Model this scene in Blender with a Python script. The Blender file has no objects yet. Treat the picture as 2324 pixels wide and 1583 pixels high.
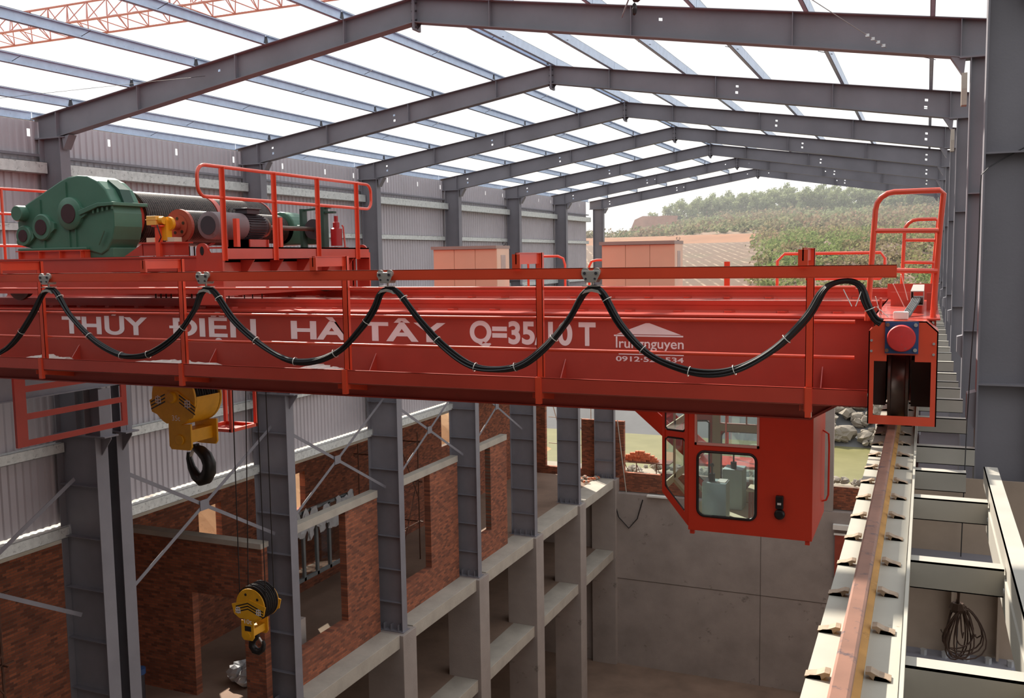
import bpy, bmesh, math, random
from mathutils import Vector, Matrix
random.seed(7)
C = bpy.context.scene.collection
SC = bpy.context.scene
ZO = 23.5            # world height of the camera eye; all z written below are measured from the eye level

# ------------------------------------------------------------------ camera, light, exposure
W_PX = 2324
cam = bpy.data.cameras.new('camera'); cam_o = bpy.data.objects.new('camera', cam); C.objects.link(cam_o)
YAW, PITCH, ROLL, FPX = -0.4103, -0.0951, -0.0151, 2161.7
cam.sensor_width = 36.0; cam.sensor_fit = 'HORIZONTAL'; cam.lens = 36.0 * FPX / W_PX
cam.clip_start = 0.1; cam.clip_end = 2000
fw = Vector((math.sin(YAW) * math.cos(PITCH), math.cos(YAW) * math.cos(PITCH), math.sin(PITCH)))
rt = Vector((math.cos(YAW), -math.sin(YAW), 0)); up = rt.cross(fw)
r2 = math.cos(ROLL) * rt + math.sin(ROLL) * up; u2 = -math.sin(ROLL) * rt + math.cos(ROLL) * up
M = Matrix((r2, u2, -fw)).transposed().to_4x4(); M.translation = Vector((8.19, 0, ZO))
cam_o.matrix_world = M
SC.camera = cam_o

world = bpy.data.worlds.new('hazy_sky'); SC.world = world; world.use_nodes = True
nt = world.node_tree; nt.nodes.clear()
wo = nt.nodes.new('ShaderNodeOutputWorld'); wb = nt.nodes.new('ShaderNodeBackground')
tc = nt.nodes.new('ShaderNodeTexCoord'); sx = nt.nodes.new('ShaderNodeSeparateXYZ'); cr = nt.nodes.new('ShaderNodeValToRGB')
cr.color_ramp.elements[0].position = 0.47; cr.color_ramp.elements[0].color = (0.12, 0.105, 0.09, 1)
cr.color_ramp.elements[1].position = 0.53; cr.color_ramp.elements[1].color = (1.0, 0.99, 0.98, 1)
e2 = cr.color_ramp.elements.new(0.9); e2.color = (0.92, 0.96, 1.0, 1)
mr = nt.nodes.new('ShaderNodeMapRange'); mr.inputs[1].default_value = -1; mr.inputs[2].default_value = 1
nt.links.new(tc.outputs['Generated'], sx.inputs[0]); nt.links.new(sx.outputs[2], mr.inputs[0])
nt.links.new(mr.outputs[0], cr.inputs[0]); nt.links.new(cr.outputs[0], wb.inputs[0]); nt.links.new(wb.outputs[0], wo.inputs[0])
wb.inputs[1].default_value = 1.14

SUN_AZ, SUN_EL = math.radians(-47.5), math.radians(41)     # azimuth from +Y towards +X
sun = bpy.data.lights.new('sun', 'SUN'); sun.energy = 9.0; sun.angle = math.radians(0.7); sun.color = (1.0, 0.93, 0.82)
sun_o = bpy.data.objects.new('sun', sun); C.objects.link(sun_o)
sd = Vector((math.sin(SUN_AZ) * math.cos(SUN_EL), math.cos(SUN_AZ) * math.cos(SUN_EL), math.sin(SUN_EL)))
sun_o.rotation_euler = sd.to_track_quat('Z', 'Y').to_euler(); sun_o.location = (-30, 40, ZO + 60)

SC.view_settings.view_transform = 'Standard'; SC.view_settings.look = 'None'
SC.view_settings.exposure = 0.0; SC.view_settings.gamma = 1.0; SC.view_settings.use_curve_mapping = False

# ------------------------------------------------------------------ materials
def lin(h):
    h = h.lstrip('#'); v = [int(h[i:i + 2], 16) / 255 for i in (0, 2, 4)]
    return tuple(x / 12.92 if x <= 0.04045 else ((x + 0.055) / 1.055) ** 2.4 for x in v)
def newmat(name):
    m = bpy.data.materials.new(name); m.use_nodes = True
    return m, m.node_tree, m.node_tree.nodes['Principled BSDF']
def noise(nt, scale, detail=4, rough=0.55, coords='Object'):
    t = nt.nodes.new('ShaderNodeTexCoord'); n = nt.nodes.new('ShaderNodeTexNoise')
    n.inputs['Scale'].default_value = scale; n.inputs['Detail'].default_value = detail; n.inputs['Roughness'].default_value = rough
    nt.links.new(t.outputs[coords], n.inputs['Vector']); return n
def ramp(nt, src, stops):
    r = nt.nodes.new('ShaderNodeValToRGB'); els = r.color_ramp.elements
    while len(els) < len(stops): els.new(0.5)
    for e, (p, c) in zip(els, stops): e.position = p; e.color = (*c, 1)
    nt.links.new(src, r.inputs[0]); return r
def mul(c, k): return tuple(min(1, x * k) for x in c)
def paint(name, col, rough=0.5, metal=0.0, var=0.12, scale=3.0, bump=0.0, bscale=40, spots=None, spot_lo=0.62, sscale=9, coat=0.0):
    m, nt, b = newmat(name)
    c = lin(col) if isinstance(col, str) else col
    n = noise(nt, scale)
    r = ramp(nt, n.outputs['Fac'], [(0.3, mul(c, 1 - var)), (0.7, mul(c, 1 + var))])
    out = r.outputs[0]
    if spots:
        n2 = noise(nt, sscale, 6, 0.7)
        f = ramp(nt, n2.outputs['Fac'], [(spot_lo, (0, 0, 0)), (min(1, spot_lo + 0.1), (1, 1, 1))])
        mx = nt.nodes.new('ShaderNodeMix'); mx.data_type = 'RGBA'
        nt.links.new(f.outputs[0], mx.inputs[0]); nt.links.new(out, mx.inputs[6]); mx.inputs[7].default_value = (*lin(spots), 1)
        out = mx.outputs[2]
    nt.links.new(out, b.inputs['Base Color'])
    b.inputs['Roughness'].default_value = rough; b.inputs['Metallic'].default_value = metal
    if coat: b.inputs['Coat Weight'].default_value = coat; b.inputs['Coat Roughness'].default_value = 0.12
    if bump:
        n3 = noise(nt, bscale, 3)
        bp = nt.nodes.new('ShaderNodeBump'); bp.inputs['Strength'].default_value = bump; bp.inputs['Distance'].default_value = 0.02
        nt.links.new(n3.outputs['Fac'], bp.inputs['Height']); nt.links.new(bp.outputs[0], b.inputs['Normal'])
    return m
def brick(name, plane):
    m, nt, b = newmat(name)
    t = nt.nodes.new('ShaderNodeTexCoord'); s = nt.nodes.new('ShaderNodeSeparateXYZ'); cb = nt.nodes.new('ShaderNodeCombineXYZ')
    nt.links.new(t.outputs['Object'], s.inputs[0])
    nt.links.new(s.outputs[0 if plane == 'y' else 1], cb.inputs[0]); nt.links.new(s.outputs[2], cb.inputs[1])
    bt = nt.nodes.new('ShaderNodeTexBrick'); nt.links.new(cb.outputs[0], bt.inputs['Vector'])
    bt.inputs['Scale'].default_value = 1.0
    bt.inputs['Brick Width'].default_value = 0.22; bt.inputs['Row Height'].default_value = 0.075; bt.inputs['Mortar Size'].default_value = 0.006
    bt.inputs['Color1'].default_value = (*lin('#ab6244'), 1); bt.inputs['Color2'].default_value = (*lin('#6f4030'), 1); bt.inputs['Mortar'].default_value = (*lin('#6e5a4c'), 1)
    n = noise(nt, 2.2, 5); r = ramp(nt, n.outputs['Fac'], [(0.3, (0.78, 0.76, 0.76)), (0.7, (1.02, 1.0, 0.97))])
    mx = nt.nodes.new('ShaderNodeMix'); mx.data_type = 'RGBA'; mx.blend_type = 'MULTIPLY'; mx.inputs[0].default_value = 1
    nt.links.new(bt.outputs['Color'], mx.inputs[6]); nt.links.new(r.outputs[0], mx.inputs[7])
    nt.links.new(mx.outputs[2], b.inputs['Base Color']); b.inputs['Roughness'].default_value = 0.9
    bp = nt.nodes.new('ShaderNodeBump'); bp.inputs['Strength'].default_value = 0.4; bp.inputs['Distance'].default_value = 0.01
    nt.links.new(bt.outputs['Fac'], bp.inputs['Height']); bp.invert = True; nt.links.new(bp.outputs[0], b.inputs['Normal'])
    return m
def glass(name, tint=(0.9, 0.95, 0.95), fac=0.18):
    m, nt, b = newmat(name)
    out = nt.nodes['Material Output']; tr = nt.nodes.new('ShaderNodeBsdfTransparent'); gl = nt.nodes.new('ShaderNodeBsdfGlossy')
    tr.inputs[0].default_value = (*tint, 1); gl.inputs['Roughness'].default_value = 0.03; gl.inputs[0].default_value = (0.9, 0.95, 1, 1)
    mx = nt.nodes.new('ShaderNodeMixShader'); mx.inputs[0].default_value = fac
    nt.links.new(tr.outputs[0], mx.inputs[1]); nt.links.new(gl.outputs[0], mx.inputs[2]); nt.links.new(mx.outputs[0], out.inputs[0])
    return m

M_STEEL = paint('grey_steel_paint', '#7c797f', 0.55, 0.0, 0.10, 1.2, bump=0.05)
M_FLANGE = M_STEEL
M_GALV = paint('galvanised_steel', '#c6d4e8', 0.42, 0.3, 0.08, 6, spots='#a3aebc', spot_lo=0.6, sscale=25)
M_GIRT = paint('mottled_galvanised_girt', '#d4d6d2', 0.5, 0.15, 0.12, 8, spots='#a0a39f', spot_lo=0.56, sscale=14)
M_SHEET = paint('corrugated_sheet_coating', '#bab3b7', 0.45, 0.1, 0.05, 0.8)
M_RED = paint('crane_red_paint', '#bb4030', 0.42, 0.0, 0.07, 2.5, coat=.6)
M_ORANGE = paint('orange_red_paint', '#dc4a2c', 0.4, 0.0, 0.06, 2.5, coat=.6)
M_CAB = paint('cab_red_paint', '#d23c22', 0.4, 0.0, 0.04, 2.5)
M_WEB = paint('dusty_red_girder_paint', '#b54b3e', 0.5, 0.0, 0.10, 1.6, spots='#944f3c', spot_lo=0.66, sscale=2.5)
M_BROWN = paint('dusty_brown_red_paint', '#964231', 0.55, 0.0, 0.10, 3)
M_LETTER = paint('white_lettering_paint', '#fdf6f6', 0.6, 0.0, 0.03, 5)
M_GREEN = paint('gearbox_green_paint', '#46705c', 0.42, 0.0, 0.10, 2.5)
M_DKGREEN = paint('dark_green_paint', '#27493d', 0.5, 0.0, 0.1, 4)
M_GEARCAP = paint('dark_maroon_cover', '#3a2024', 0.6, 0.0, 0.1, 9)
M_DRUM = paint('greased_rope_drum', '#463b36', 0.42, 0.35, 0.15, 5, spots='#2a2220', spot_lo=0.5, sscale=30)
M_MOTOR = paint('grey_motor_paint', '#75686a', 0.5, 0.1, 0.1, 4, spots='#6f5550', spot_lo=0.6)
M_DKMOTOR = paint('dark_motor_paint', '#3d3a3f', 0.5, 0.2, 0.1, 4)
M_YELLOW = paint('hook_yellow_paint', '#e0a01a', 0.45, 0.0, 0.10, 5, spots='#9a6a18', spot_lo=0.7)
M_YBOX = paint('yellow_switch_paint', '#e8b054', 0.5, 0.0, 0.06, 6)
M_BLACK = paint('black_rubber', '#1c1a1b', 0.45, 0.0, 0.1, 8)
M_ROPE = paint('greasy_wire_rope', '#2e2827', 0.5, 0.4, 0.1, 20)
M_HOOK = paint('dark_forged_hook', '#2c2928', 0.38, 0.5, 0.15, 8)
M_RUST = paint('rusty_rail_steel', '#87604f', 0.5, 0.25, 0.16, 5, spots='#544345', spot_lo=0.56, sscale=14)
M_RAILSIDE = paint('yellow_rust_rail_side', '#b98a4a', 0.7, 0.1, 0.16, 6, spots='#80582f', spot_lo=0.6)
M_PRIMER = paint('pale_primer_flange', '#b0aca0', 0.5, 0.05, 0.06, 3, spots='#8d7350', spot_lo=0.66, sscale=7)
M_RUNG = paint('grey_green_channel_paint', '#aaa59b', 0.55, 0.0, 0.07, 3)
M_SHINY = paint('polished_rail_head', '#d8ccc4', 0.22, 0.9, 0.05, 4)
M_CLIP = paint('rusty_clip_steel', '#a08a74', 0.5, 0.15, 0.2, 18)
M_BOLT = paint('zinc_bolt', '#c9c9c9', 0.35, 0.7, 0.05, 10)
M_CONC = paint('grey_concrete', '#9d918a', 0.9, 0.0, 0.14, 0.7, bump=0.25, bscale=18, spots='#6f6660', spot_lo=0.62, sscale=1.2)
M_CONC2 = paint('pale_concrete_edge', '#aaa195', 0.9, 0.0, 0.12, 1.5, bump=0.2, bscale=18)
M_DIRT = paint('dusty_earth_floor', '#8a7262', 0.95, 0.0, 0.2, 0.6, bump=0.3, bscale=9)
M_BRX = brick('red_brick_side', 'x'); M_BRY = brick('red_brick_front', 'y')
M_GLASS = glass('clear_glass')
M_CREAM = paint('cream_cab_lining', '#cfc4a6', 0.6, 0.0, 0.05, 3)
M_PINKFR = paint('pale_window_frame', '#dca79a', 0.5, 0.0, 0.05, 3)
M_CONSOLE = paint('pale_blue_console', '#b4c6c6', 0.45, 0.1, 0.05, 3)
M_CABINET = paint('red_bounce_cabinet_paint', '#d9b79a', 0.5, 0.0, 0.04, 2)  # pinkish tint carries red light bounced onto the cabinet fronts
M_CABROOF = paint('grey_cabinet_lid', '#9b958c', 0.5, 0.1, 0.05, 2)
M_CABSIDE = paint('cream_cabinet_side', '#d9cdb4', 0.5, 0.0, 0.04, 2)
M_BLUE = paint('blue_plate_paint', '#2f4a78', 0.5, 0.0, 0.1, 6)
M_BUFFER = paint('red_rubber_buffer', '#d0322f', 0.55, 0.0, 0.1, 9, spots='#b05050', spot_lo=0.6, sscale=30)
M_WHEEL = paint('worn_wheel_steel', '#6a5c54', 0.35, 0.6, 0.2, 6)
M_WHITE = paint('white_plastic', '#e6e2da', 0.5, 0.0, 0.03, 3)
M_CASE = paint('grey_trolley_casing', '#b7b0a8', 0.4, 0.4, 0.08, 12)
M_EXT = paint('red_extinguisher', '#9c1f22', 0.35, 0.0, 0.05, 6)
M_BRICKPILE = paint('orange_loose_brick', '#c2704d', 0.9, 0.0, 0.18, 6)
M_ROCK = paint('pale_riprap_rock', '#857c70', 0.95, 0.0, 0.25, 1.2, bump=0.5, bscale=5)
M_PLASTIC = paint('crumpled_plastic_sheet', '#b9b9bb', 0.35, 0.0, 0.1, 4)
M_ALU = paint('aluminium_frame', '#8f9698', 0.4, 0.5, 0.06, 4)
M_DKBROWN = paint('dark_oily_brown', '#3a2b26', .6, .1, .15, 6)
M_SCAF = paint('rusty_scaffold_tube', '#6b4a3c', 0.6, 0.3, 0.2, 6)

# ------------------------------------------------------------------ mesh helpers
class MB:
    def __init__(s): s.v = []; s.f = []
    def add(s, vs, fs):
        o = len(s.v); s.v += [tuple(p) for p in vs]; s.f += [tuple(i + o for i in f) for f in fs]; return s
    def box(s, x0, x1, y0, y1, z0, z1):
        return s.add([(x0, y0, z0), (x1, y0, z0), (x1, y1, z0), (x0, y1, z0), (x0, y0, z1), (x1, y0, z1), (x1, y1, z1), (x0, y1, z1)],
                     [(0, 3, 2, 1), (4, 5, 6, 7), (0, 1, 5, 4), (1, 2, 6, 5), (2, 3, 7, 6), (3, 0, 4, 7)])
    def prism(s, pts, axis, a0, a1):
        n = len(pts)
        def P(p, a): return {'x': (a, p[0], p[1]), 'y': (p[0], a, p[1]), 'z': (p[0], p[1], a)}[axis]
        vs = [P(p, a0) for p in pts] + [P(p, a1) for p in pts]
        return s.add(vs, [tuple(range(n)), tuple(range(2 * n - 1, n - 1, -1))] + [(i, i + n, (i + 1) % n + n, (i + 1) % n) for i in range(n)])
    def bar(s, p0, p1, w, h, upv=(0, 0, 1)):
        p0 = Vector(p0); p1 = Vector(p1); d = (p1 - p0).normalized(); u = Vector(upv)
        if abs(d.dot(u)) > 0.99: u = Vector((0, 1, 0))
        a = d.cross(u).normalized() * (w / 2); b = a.cross(d).normalized() * (h / 2)
        vs = [p + q for p in (p0, p1) for q in (-a - b, a - b, a + b, -a + b)]
        return s.add(vs, [(3, 2, 1, 0), (4, 5, 6, 7), (0, 1, 5, 4), (1, 2, 6, 5), (2, 3, 7, 6), (3, 0, 4, 7)])
    def tube(s, path, r, n=8, caps=True):
        P = [Vector(p) for p in path]; rr = r if isinstance(r, (list, tuple)) else [r] * len(P)
        rings = []; ref = None
        for i, p in enumerate(P):
            d = (P[min(i + 1, len(P) - 1)] - P[max(i - 1, 0)]).normalized()
            if ref is None:
                ref = Vector((0, 0, 1)) if abs(d.z) < 0.9 else Vector((1, 0, 0))
            a = (ref - d * ref.dot(d))
            if a.length < 1e-4: a = d.orthogonal()
            a.normalize(); b = d.cross(a); ref = a
            rings.append([p + (a * math.cos(2 * math.pi * k / n) + b * math.sin(2 * math.pi * k / n)) * rr[i] for k in range(n)])
        vs = [q for R in rings for q in R]; fs = []
        for i in range(len(P) - 1):
            for k in range(n):
                fs.append((i * n + k, i * n + (k + 1) % n, (i + 1) * n + (k + 1) % n, (i + 1) * n + k))
        if caps: fs += [tuple(range(n - 1, -1, -1)), tuple((len(P) - 1) * n + k for k in range(n))]
        return s.add(vs, fs)
    def lathe(s, prof, p0, d, n=32, caps=True):
        """prof: (t along d, radius)"""
        d = Vector(d).normalized(); a = d.orthogonal().normalized(); b = d.cross(a); p0 = Vector(p0)
        vs = []
        for t, r in prof:
            for k in range(n):
                vs.append(p0 + d * t + (a * math.cos(2 * math.pi * k / n) + b * math.sin(2 * math.pi * k / n)) * r)
        fs = [(i * n + k, i * n + (k + 1) % n, (i + 1) * n + (k + 1) % n, (i + 1) * n + k) for i in range(len(prof) - 1) for k in range(n)]
        if caps: fs += [tuple(range(n - 1, -1, -1)), tuple((len(prof) - 1) * n + k for k in range(n))]
        return s.add(vs, fs)
    def cyl(s, p0, p1, r, n=20):
        p0 = Vector(p0); p1 = Vector(p1); return s.lathe([(0, r), ((p1 - p0).length, r)], p0, p1 - p0, n)
    def blob(s, c, rx, ry, rz, jit=0.25, n=6, m=4, rnd=random):
        vs = [(c[0], c[1], c[2] - rz)]; fs = []
        for i in range(1, m):
            th = math.pi * i / m - math.pi / 2
            for k in range(n):
                ph = 2 * math.pi * (k + 0.5 * (i % 2)) / n; j = 1 + rnd.uniform(-jit, jit)
                vs.append((c[0] + rx * j * math.cos(th) * math.cos(ph), c[1] + ry * j * math.cos(th) * math.sin(ph), c[2] + rz * j * math.sin(th)))
        vs.append((c[0], c[1], c[2] + rz)); L = len(vs) - 1
        for k in range(n):
            fs.append((0, 1 + (k + 1) % n, 1 + k)); fs.append((L, L - n + k, L - n + (k + 1) % n))
        for i in range(m - 2):
            for k in range(n):
                a = 1 + i * n
                fs.append((a + k, a + (k + 1) % n, a + n + (k + 1) % n, a + n + k))
        return s.add(vs, fs)
    def grid_plate(s, us, vfun, ncell, P, holes, t):
        pass

def set_props(o, label=None, cat=None, group=None, kind=None):
    if label: o['label'] = label
    if cat: o['category'] = cat
    if group: o['group'] = group
    if kind: o['kind'] = kind
    return o
def thing(name, label, cat, loc=(0, 0, 0), group=None):
    o = bpy.data.objects.new(name, None); C.objects.link(o); o.empty_display_size = 0.2
    o.location = (loc[0], loc[1], loc[2] + ZO)
    return set_props(o, label, cat, group)
def root_loc(o):
    while o.parent: o = o.parent
    return o.location
def build(mb, name, mat, parent=None, smooth=False, bevel=0.0, label=None):
    me = bpy.data.meshes.new(name)
    if parent is not None:
        off = root_loc(parent); ox, oy, oz = off.x, off.y, off.z
    else:
        xs = [p[0] for p in mb.v]; ys = [p[1] for p in mb.v]; zs = [p[2] for p in mb.v]
        ox, oy, oz = (min(xs) + max(xs)) / 2, (min(ys) + max(ys)) / 2, min(zs) + ZO
    me.from_pydata([(x - ox, y - oy, z + ZO - oz) for x, y, z in mb.v], [], mb.f)
    bm = bmesh.new(); bm.from_mesh(me); bmesh.ops.recalc_face_normals(bm, faces=bm.faces); bm.to_mesh(me); bm.free()
    if smooth:
        for p in me.polygons: p.use_smooth = True
        me.set_sharp_from_angle(angle=math.radians(38))
    me.materials.append(mat)
    o = bpy.data.objects.new(name, me); C.objects.link(o)
    if parent is not None: o.parent = parent
    else: o.location = (ox, oy, oz)
    if bevel:
        md = o.modifiers.new('bevel', 'BEVEL'); md.width = bevel; md.segments = 2; md.limit_method = 'ANGLE'
    if label: o['label'] = label
    return o
def solid(name, mb, mat, label, cat, group=None, kind=None, **k):
    return set_props(build(mb, name, mat, **k), label, cat, group, kind)
def struct(name, mb, mat, **k):
    return set_props(build(mb, name, mat, **k), kind='structure')
def children_of(root):
    return [o for o in C.objects if o.parent == root]
def dup(root, loc, label=None, group=None, kids=None):
    r = root.copy(); C.objects.link(r); r.location = (loc[0], loc[1], loc[2] + ZO)
    if label: r['label'] = label
    if group: r['group'] = group
    for ch in (children_of(root) if kids is None else kids):
        c = ch.copy(); C.objects.link(c); c.parent = r
        for g in children_of(ch):
            d = g.copy(); C.objects.link(d); d.parent = c
    return r
ORD = ['zeroth', 'first', 'second', 'third', 'fourth', 'fifth', 'sixth', 'seventh', 'eighth', 'ninth', 'tenth', 'eleventh', 'twelfth', 'thirteenth', 'fourteenth', 'fifteenth', 'sixteenth', 'seventeenth', 'eighteenth', 'nineteenth', 'twentieth']

def wall_cells(u0, u1, z0, z1, openings, axis, a0, a1):
    """a wall with real openings; u runs along the wall, a0..a1 is its thickness"""
    us = sorted({u0, u1} | {min(max(x, u0), u1) for o in openings for x in o[:2]})
    zs = sorted({z0, z1} | {min(max(x, z0), z1) for o in openings for x in o[2:]})
    mb = MB()
    solidc = lambda i, j: 0 <= i < len(us) - 1 and 0 <= j < len(zs) - 1 and not any(o[0] < (us[i] + us[i + 1]) / 2 < o[1] and o[2] < (zs[j] + zs[j + 1]) / 2 < o[3] for o in openings)
    P = (lambda u, a, z: (a, u, z)) if axis == 'x' else (lambda u, a, z: (u, a, z))
    for i in range(len(us) - 1):
        for j in range(len(zs) - 1):
            if not solidc(i, j): continue
            ua, ub, za, zb = us[i], us[i + 1], zs[j], zs[j + 1]
            for a in (a0, a1): mb.add([P(ua, a, za), P(ub, a, za), P(ub, a, zb), P(ua, a, zb)], [(0, 1, 2, 3)])
            if not solidc(i - 1, j): mb.add([P(ua, a0, za), P(ua, a1, za), P(ua, a1, zb), P(ua, a0, zb)], [(0, 1, 2, 3)])
            if not solidc(i + 1, j): mb.add([P(ub, a0, za), P(ub, a1, za), P(ub, a1, zb), P(ub, a0, zb)], [(0, 1, 2, 3)])
            if not solidc(i, j - 1): mb.add([P(ua, a0, za), P(ub, a0, za), P(ub, a1, za), P(ua, a1, za)], [(0, 1, 2, 3)])
            if not solidc(i, j + 1): mb.add([P(ua, a0, zb), P(ub, a0, zb), P(ub, a1, zb), P(ua, a1, zb)], [(0, 1, 2, 3)])
    return mb

# ------------------------------------------------------------------ portal frames
FY = {0: 8.93, 1: 14.9, 2: 21.45, 3: 27.42, 4: 33.42, 5: 39.42, 6: 45.42, 7: 51.42}
ZE, ZR, XE = 3.08, 4.48, 9.30            # eave outer top, ridge top, half width
BASE = -12.65                            # underside of steel columns
def top_z(x): return ZR - (ZR - ZE) * abs(x) / XE
def bot_z(x): return 2.66 if abs(x) > 8.55 else 2.66 + (4.06 - 2.66) * (8.55 - abs(x)) / 8.55
def ord_beyond(k): return f'{ORD[k]} beyond the red crane'

def column(k, side):
    Y = FY[k]; s = side
    nm = 'sheeted wall' if s < 0 else 'open walkway side'
    if k == 0: lab = 'grey steel column beside the crane end truck, standing along the walkway'
    else: lab = f'grey steel building column on the {nm}, {ord_beyond(k)}'
    xo = 9.05; xl = 7.885; xu = 8.45 if s < 0 else 8.68
    if k == 0: xu = 8.60
    t = thing('steel_column', lab, 'column', (s * 8.6, Y, BASE))
    def bx(mb, xa, xb, ya, yb, za, zb): mb.box(min(s * xa, s * xb), max(s * xa, s * xb), ya, yb, za, zb)
    zc = -3.65; ztop = 2.64
    lo = MB(); fw_ = 0.165
    bx(lo, xo - 0.016, xl + 0.016, Y - 0.007, Y + 0.007, BASE + 0.03, zc)
    bx(lo, xo - 0.016, xo, Y - fw_, Y + fw_, BASE + 0.03, zc); bx(lo, xl, xl + 0.016, Y - fw_, Y + fw_, BASE + 0.03, zc)
    build(lo, 'lower_shaft', M_STEEL, t)
    u = MB(); fu = 0.125
    bx(u, xo - 0.014, xu + 0.014, Y - 0.006, Y + 0.006, zc + 0.03, ztop)
    bx(u, xo - 0.014, xo, Y - fu, Y + fu, zc + 0.03, ztop); bx(u, xu, xu + 0.014, Y - fu, Y + fu, zc + 0.03, ztop)
    build(u, 'upper_shaft', M_STEEL, t)
    m = MB(); bx(m, xo + 0.03, 7.58, Y - 0.19, Y + 0.19, zc, zc + 0.03); build(m, 'cap_plate', M_STEEL, t)
    m = MB(); m.prism([(s * 7.884, zc), (s * 7.60, zc), (s * 7.60, zc - 0.05), (s * 7.884, zc - 0.42)], 'y', Y - 0.01, Y + 0.01); build(m, 'corbel_gusset', M_STEEL, t)
    m = MB(); bx(m, xo + 0.05, xl - 0.06, Y - 0.22, Y + 0.22, BASE, BASE + 0.03); build(m, 'base_plate', M_STEEL, t)
    m = MB()
    for q in range(4):
        x = 8.05 + q * 0.28; bx(m, x, x + 0.012, Y - 0.19, Y - 0.007, BASE + 0.03, BASE + 0.25)
    build(m, 'base_gussets', M_STEEL, t)
    z = -4.75
    while z > BASE + 0.5:
        m = MB(); bx(m, xo - 0.016, xl + 0.016, Y - 0.15, Y + 0.15, z, z + 0.012); build(m, 'stiffener', M_STEEL, t); z -= 1.15
    for z in ((0.79, -1.12) if s > 0 else (-1.0,)):
        m = MB(); bx(m, xo - 0.014, xu + 0.014, Y - 0.115, Y + 0.115, z, z + 0.014); build(m, 'stiffener', M_STEEL, t)
    # pedestal that carries the runway beam
    m = MB(); xp = 7.95
    bx(m, xp - 0.2, xp + 0.2, Y - 0.006, Y + 0.006, zc + 0.03, -2.62); bx(m, xp - 0.22, xp - 0.205, Y - 0.16, Y + 0.16, zc + 0.03, -2.62); bx(m, xp + 0.205, xp + 0.22, Y - 0.16, Y + 0.16, zc + 0.03, -2.62)
    build(m, 'pedestal', M_STEEL, t)
    m = MB(); m.prism([(s * xu, -1.18), (s * (xu - 0.07), -1.2), (s * (xu - 0.07), -1.42), (s * xu, -1.5)], 'y', Y - 0.09, Y + 0.09); build(m, 'side_bracket', M_STEEL, t)
    return t
for k in range(1, 8):
    column(k, -1); column(k, 1)
column(0, 1)
# the second, closely spaced lower column at the expansion joint
t = thing('steel_column', 'short grey steel column paired closely behind another at the expansion joint', 'column', (-8.45, 15.48, BASE))
m = MB(); Y = 15.48
m.box(-9.034, -7.90, Y - .007, Y + .007, BASE, -3.65); m.box(-9.05, -9.034, Y - .165, Y + .165, BASE, -3.65); m.box(-7.901, -7.885, Y - .165, Y + .165, BASE, -3.65)
build(m, 'shaft', M_STEEL, t)
m = MB(); m.box(-9.08, -7.58, Y - .19, Y + .19, -3.65, -3.62); build(m, 'cap_plate', M_STEEL, t)
m = MB(); m.prism([(-7.884, -3.65), (-7.60, -3.65), (-7.60, -3.70), (-7.884, -4.07)], 'y', Y - .01, Y + .01); build(m, 'corbel_gusset', M_STEEL, t)
m = MB(); m.box(-8.15, -7.75, Y - .006, Y + .006, -3.62, -2.62); m.box(-7.765, -7.75, Y - .16, Y + .16, -3.62, -2.62); build(m, 'pedestal', M_STEEL, t)

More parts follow.
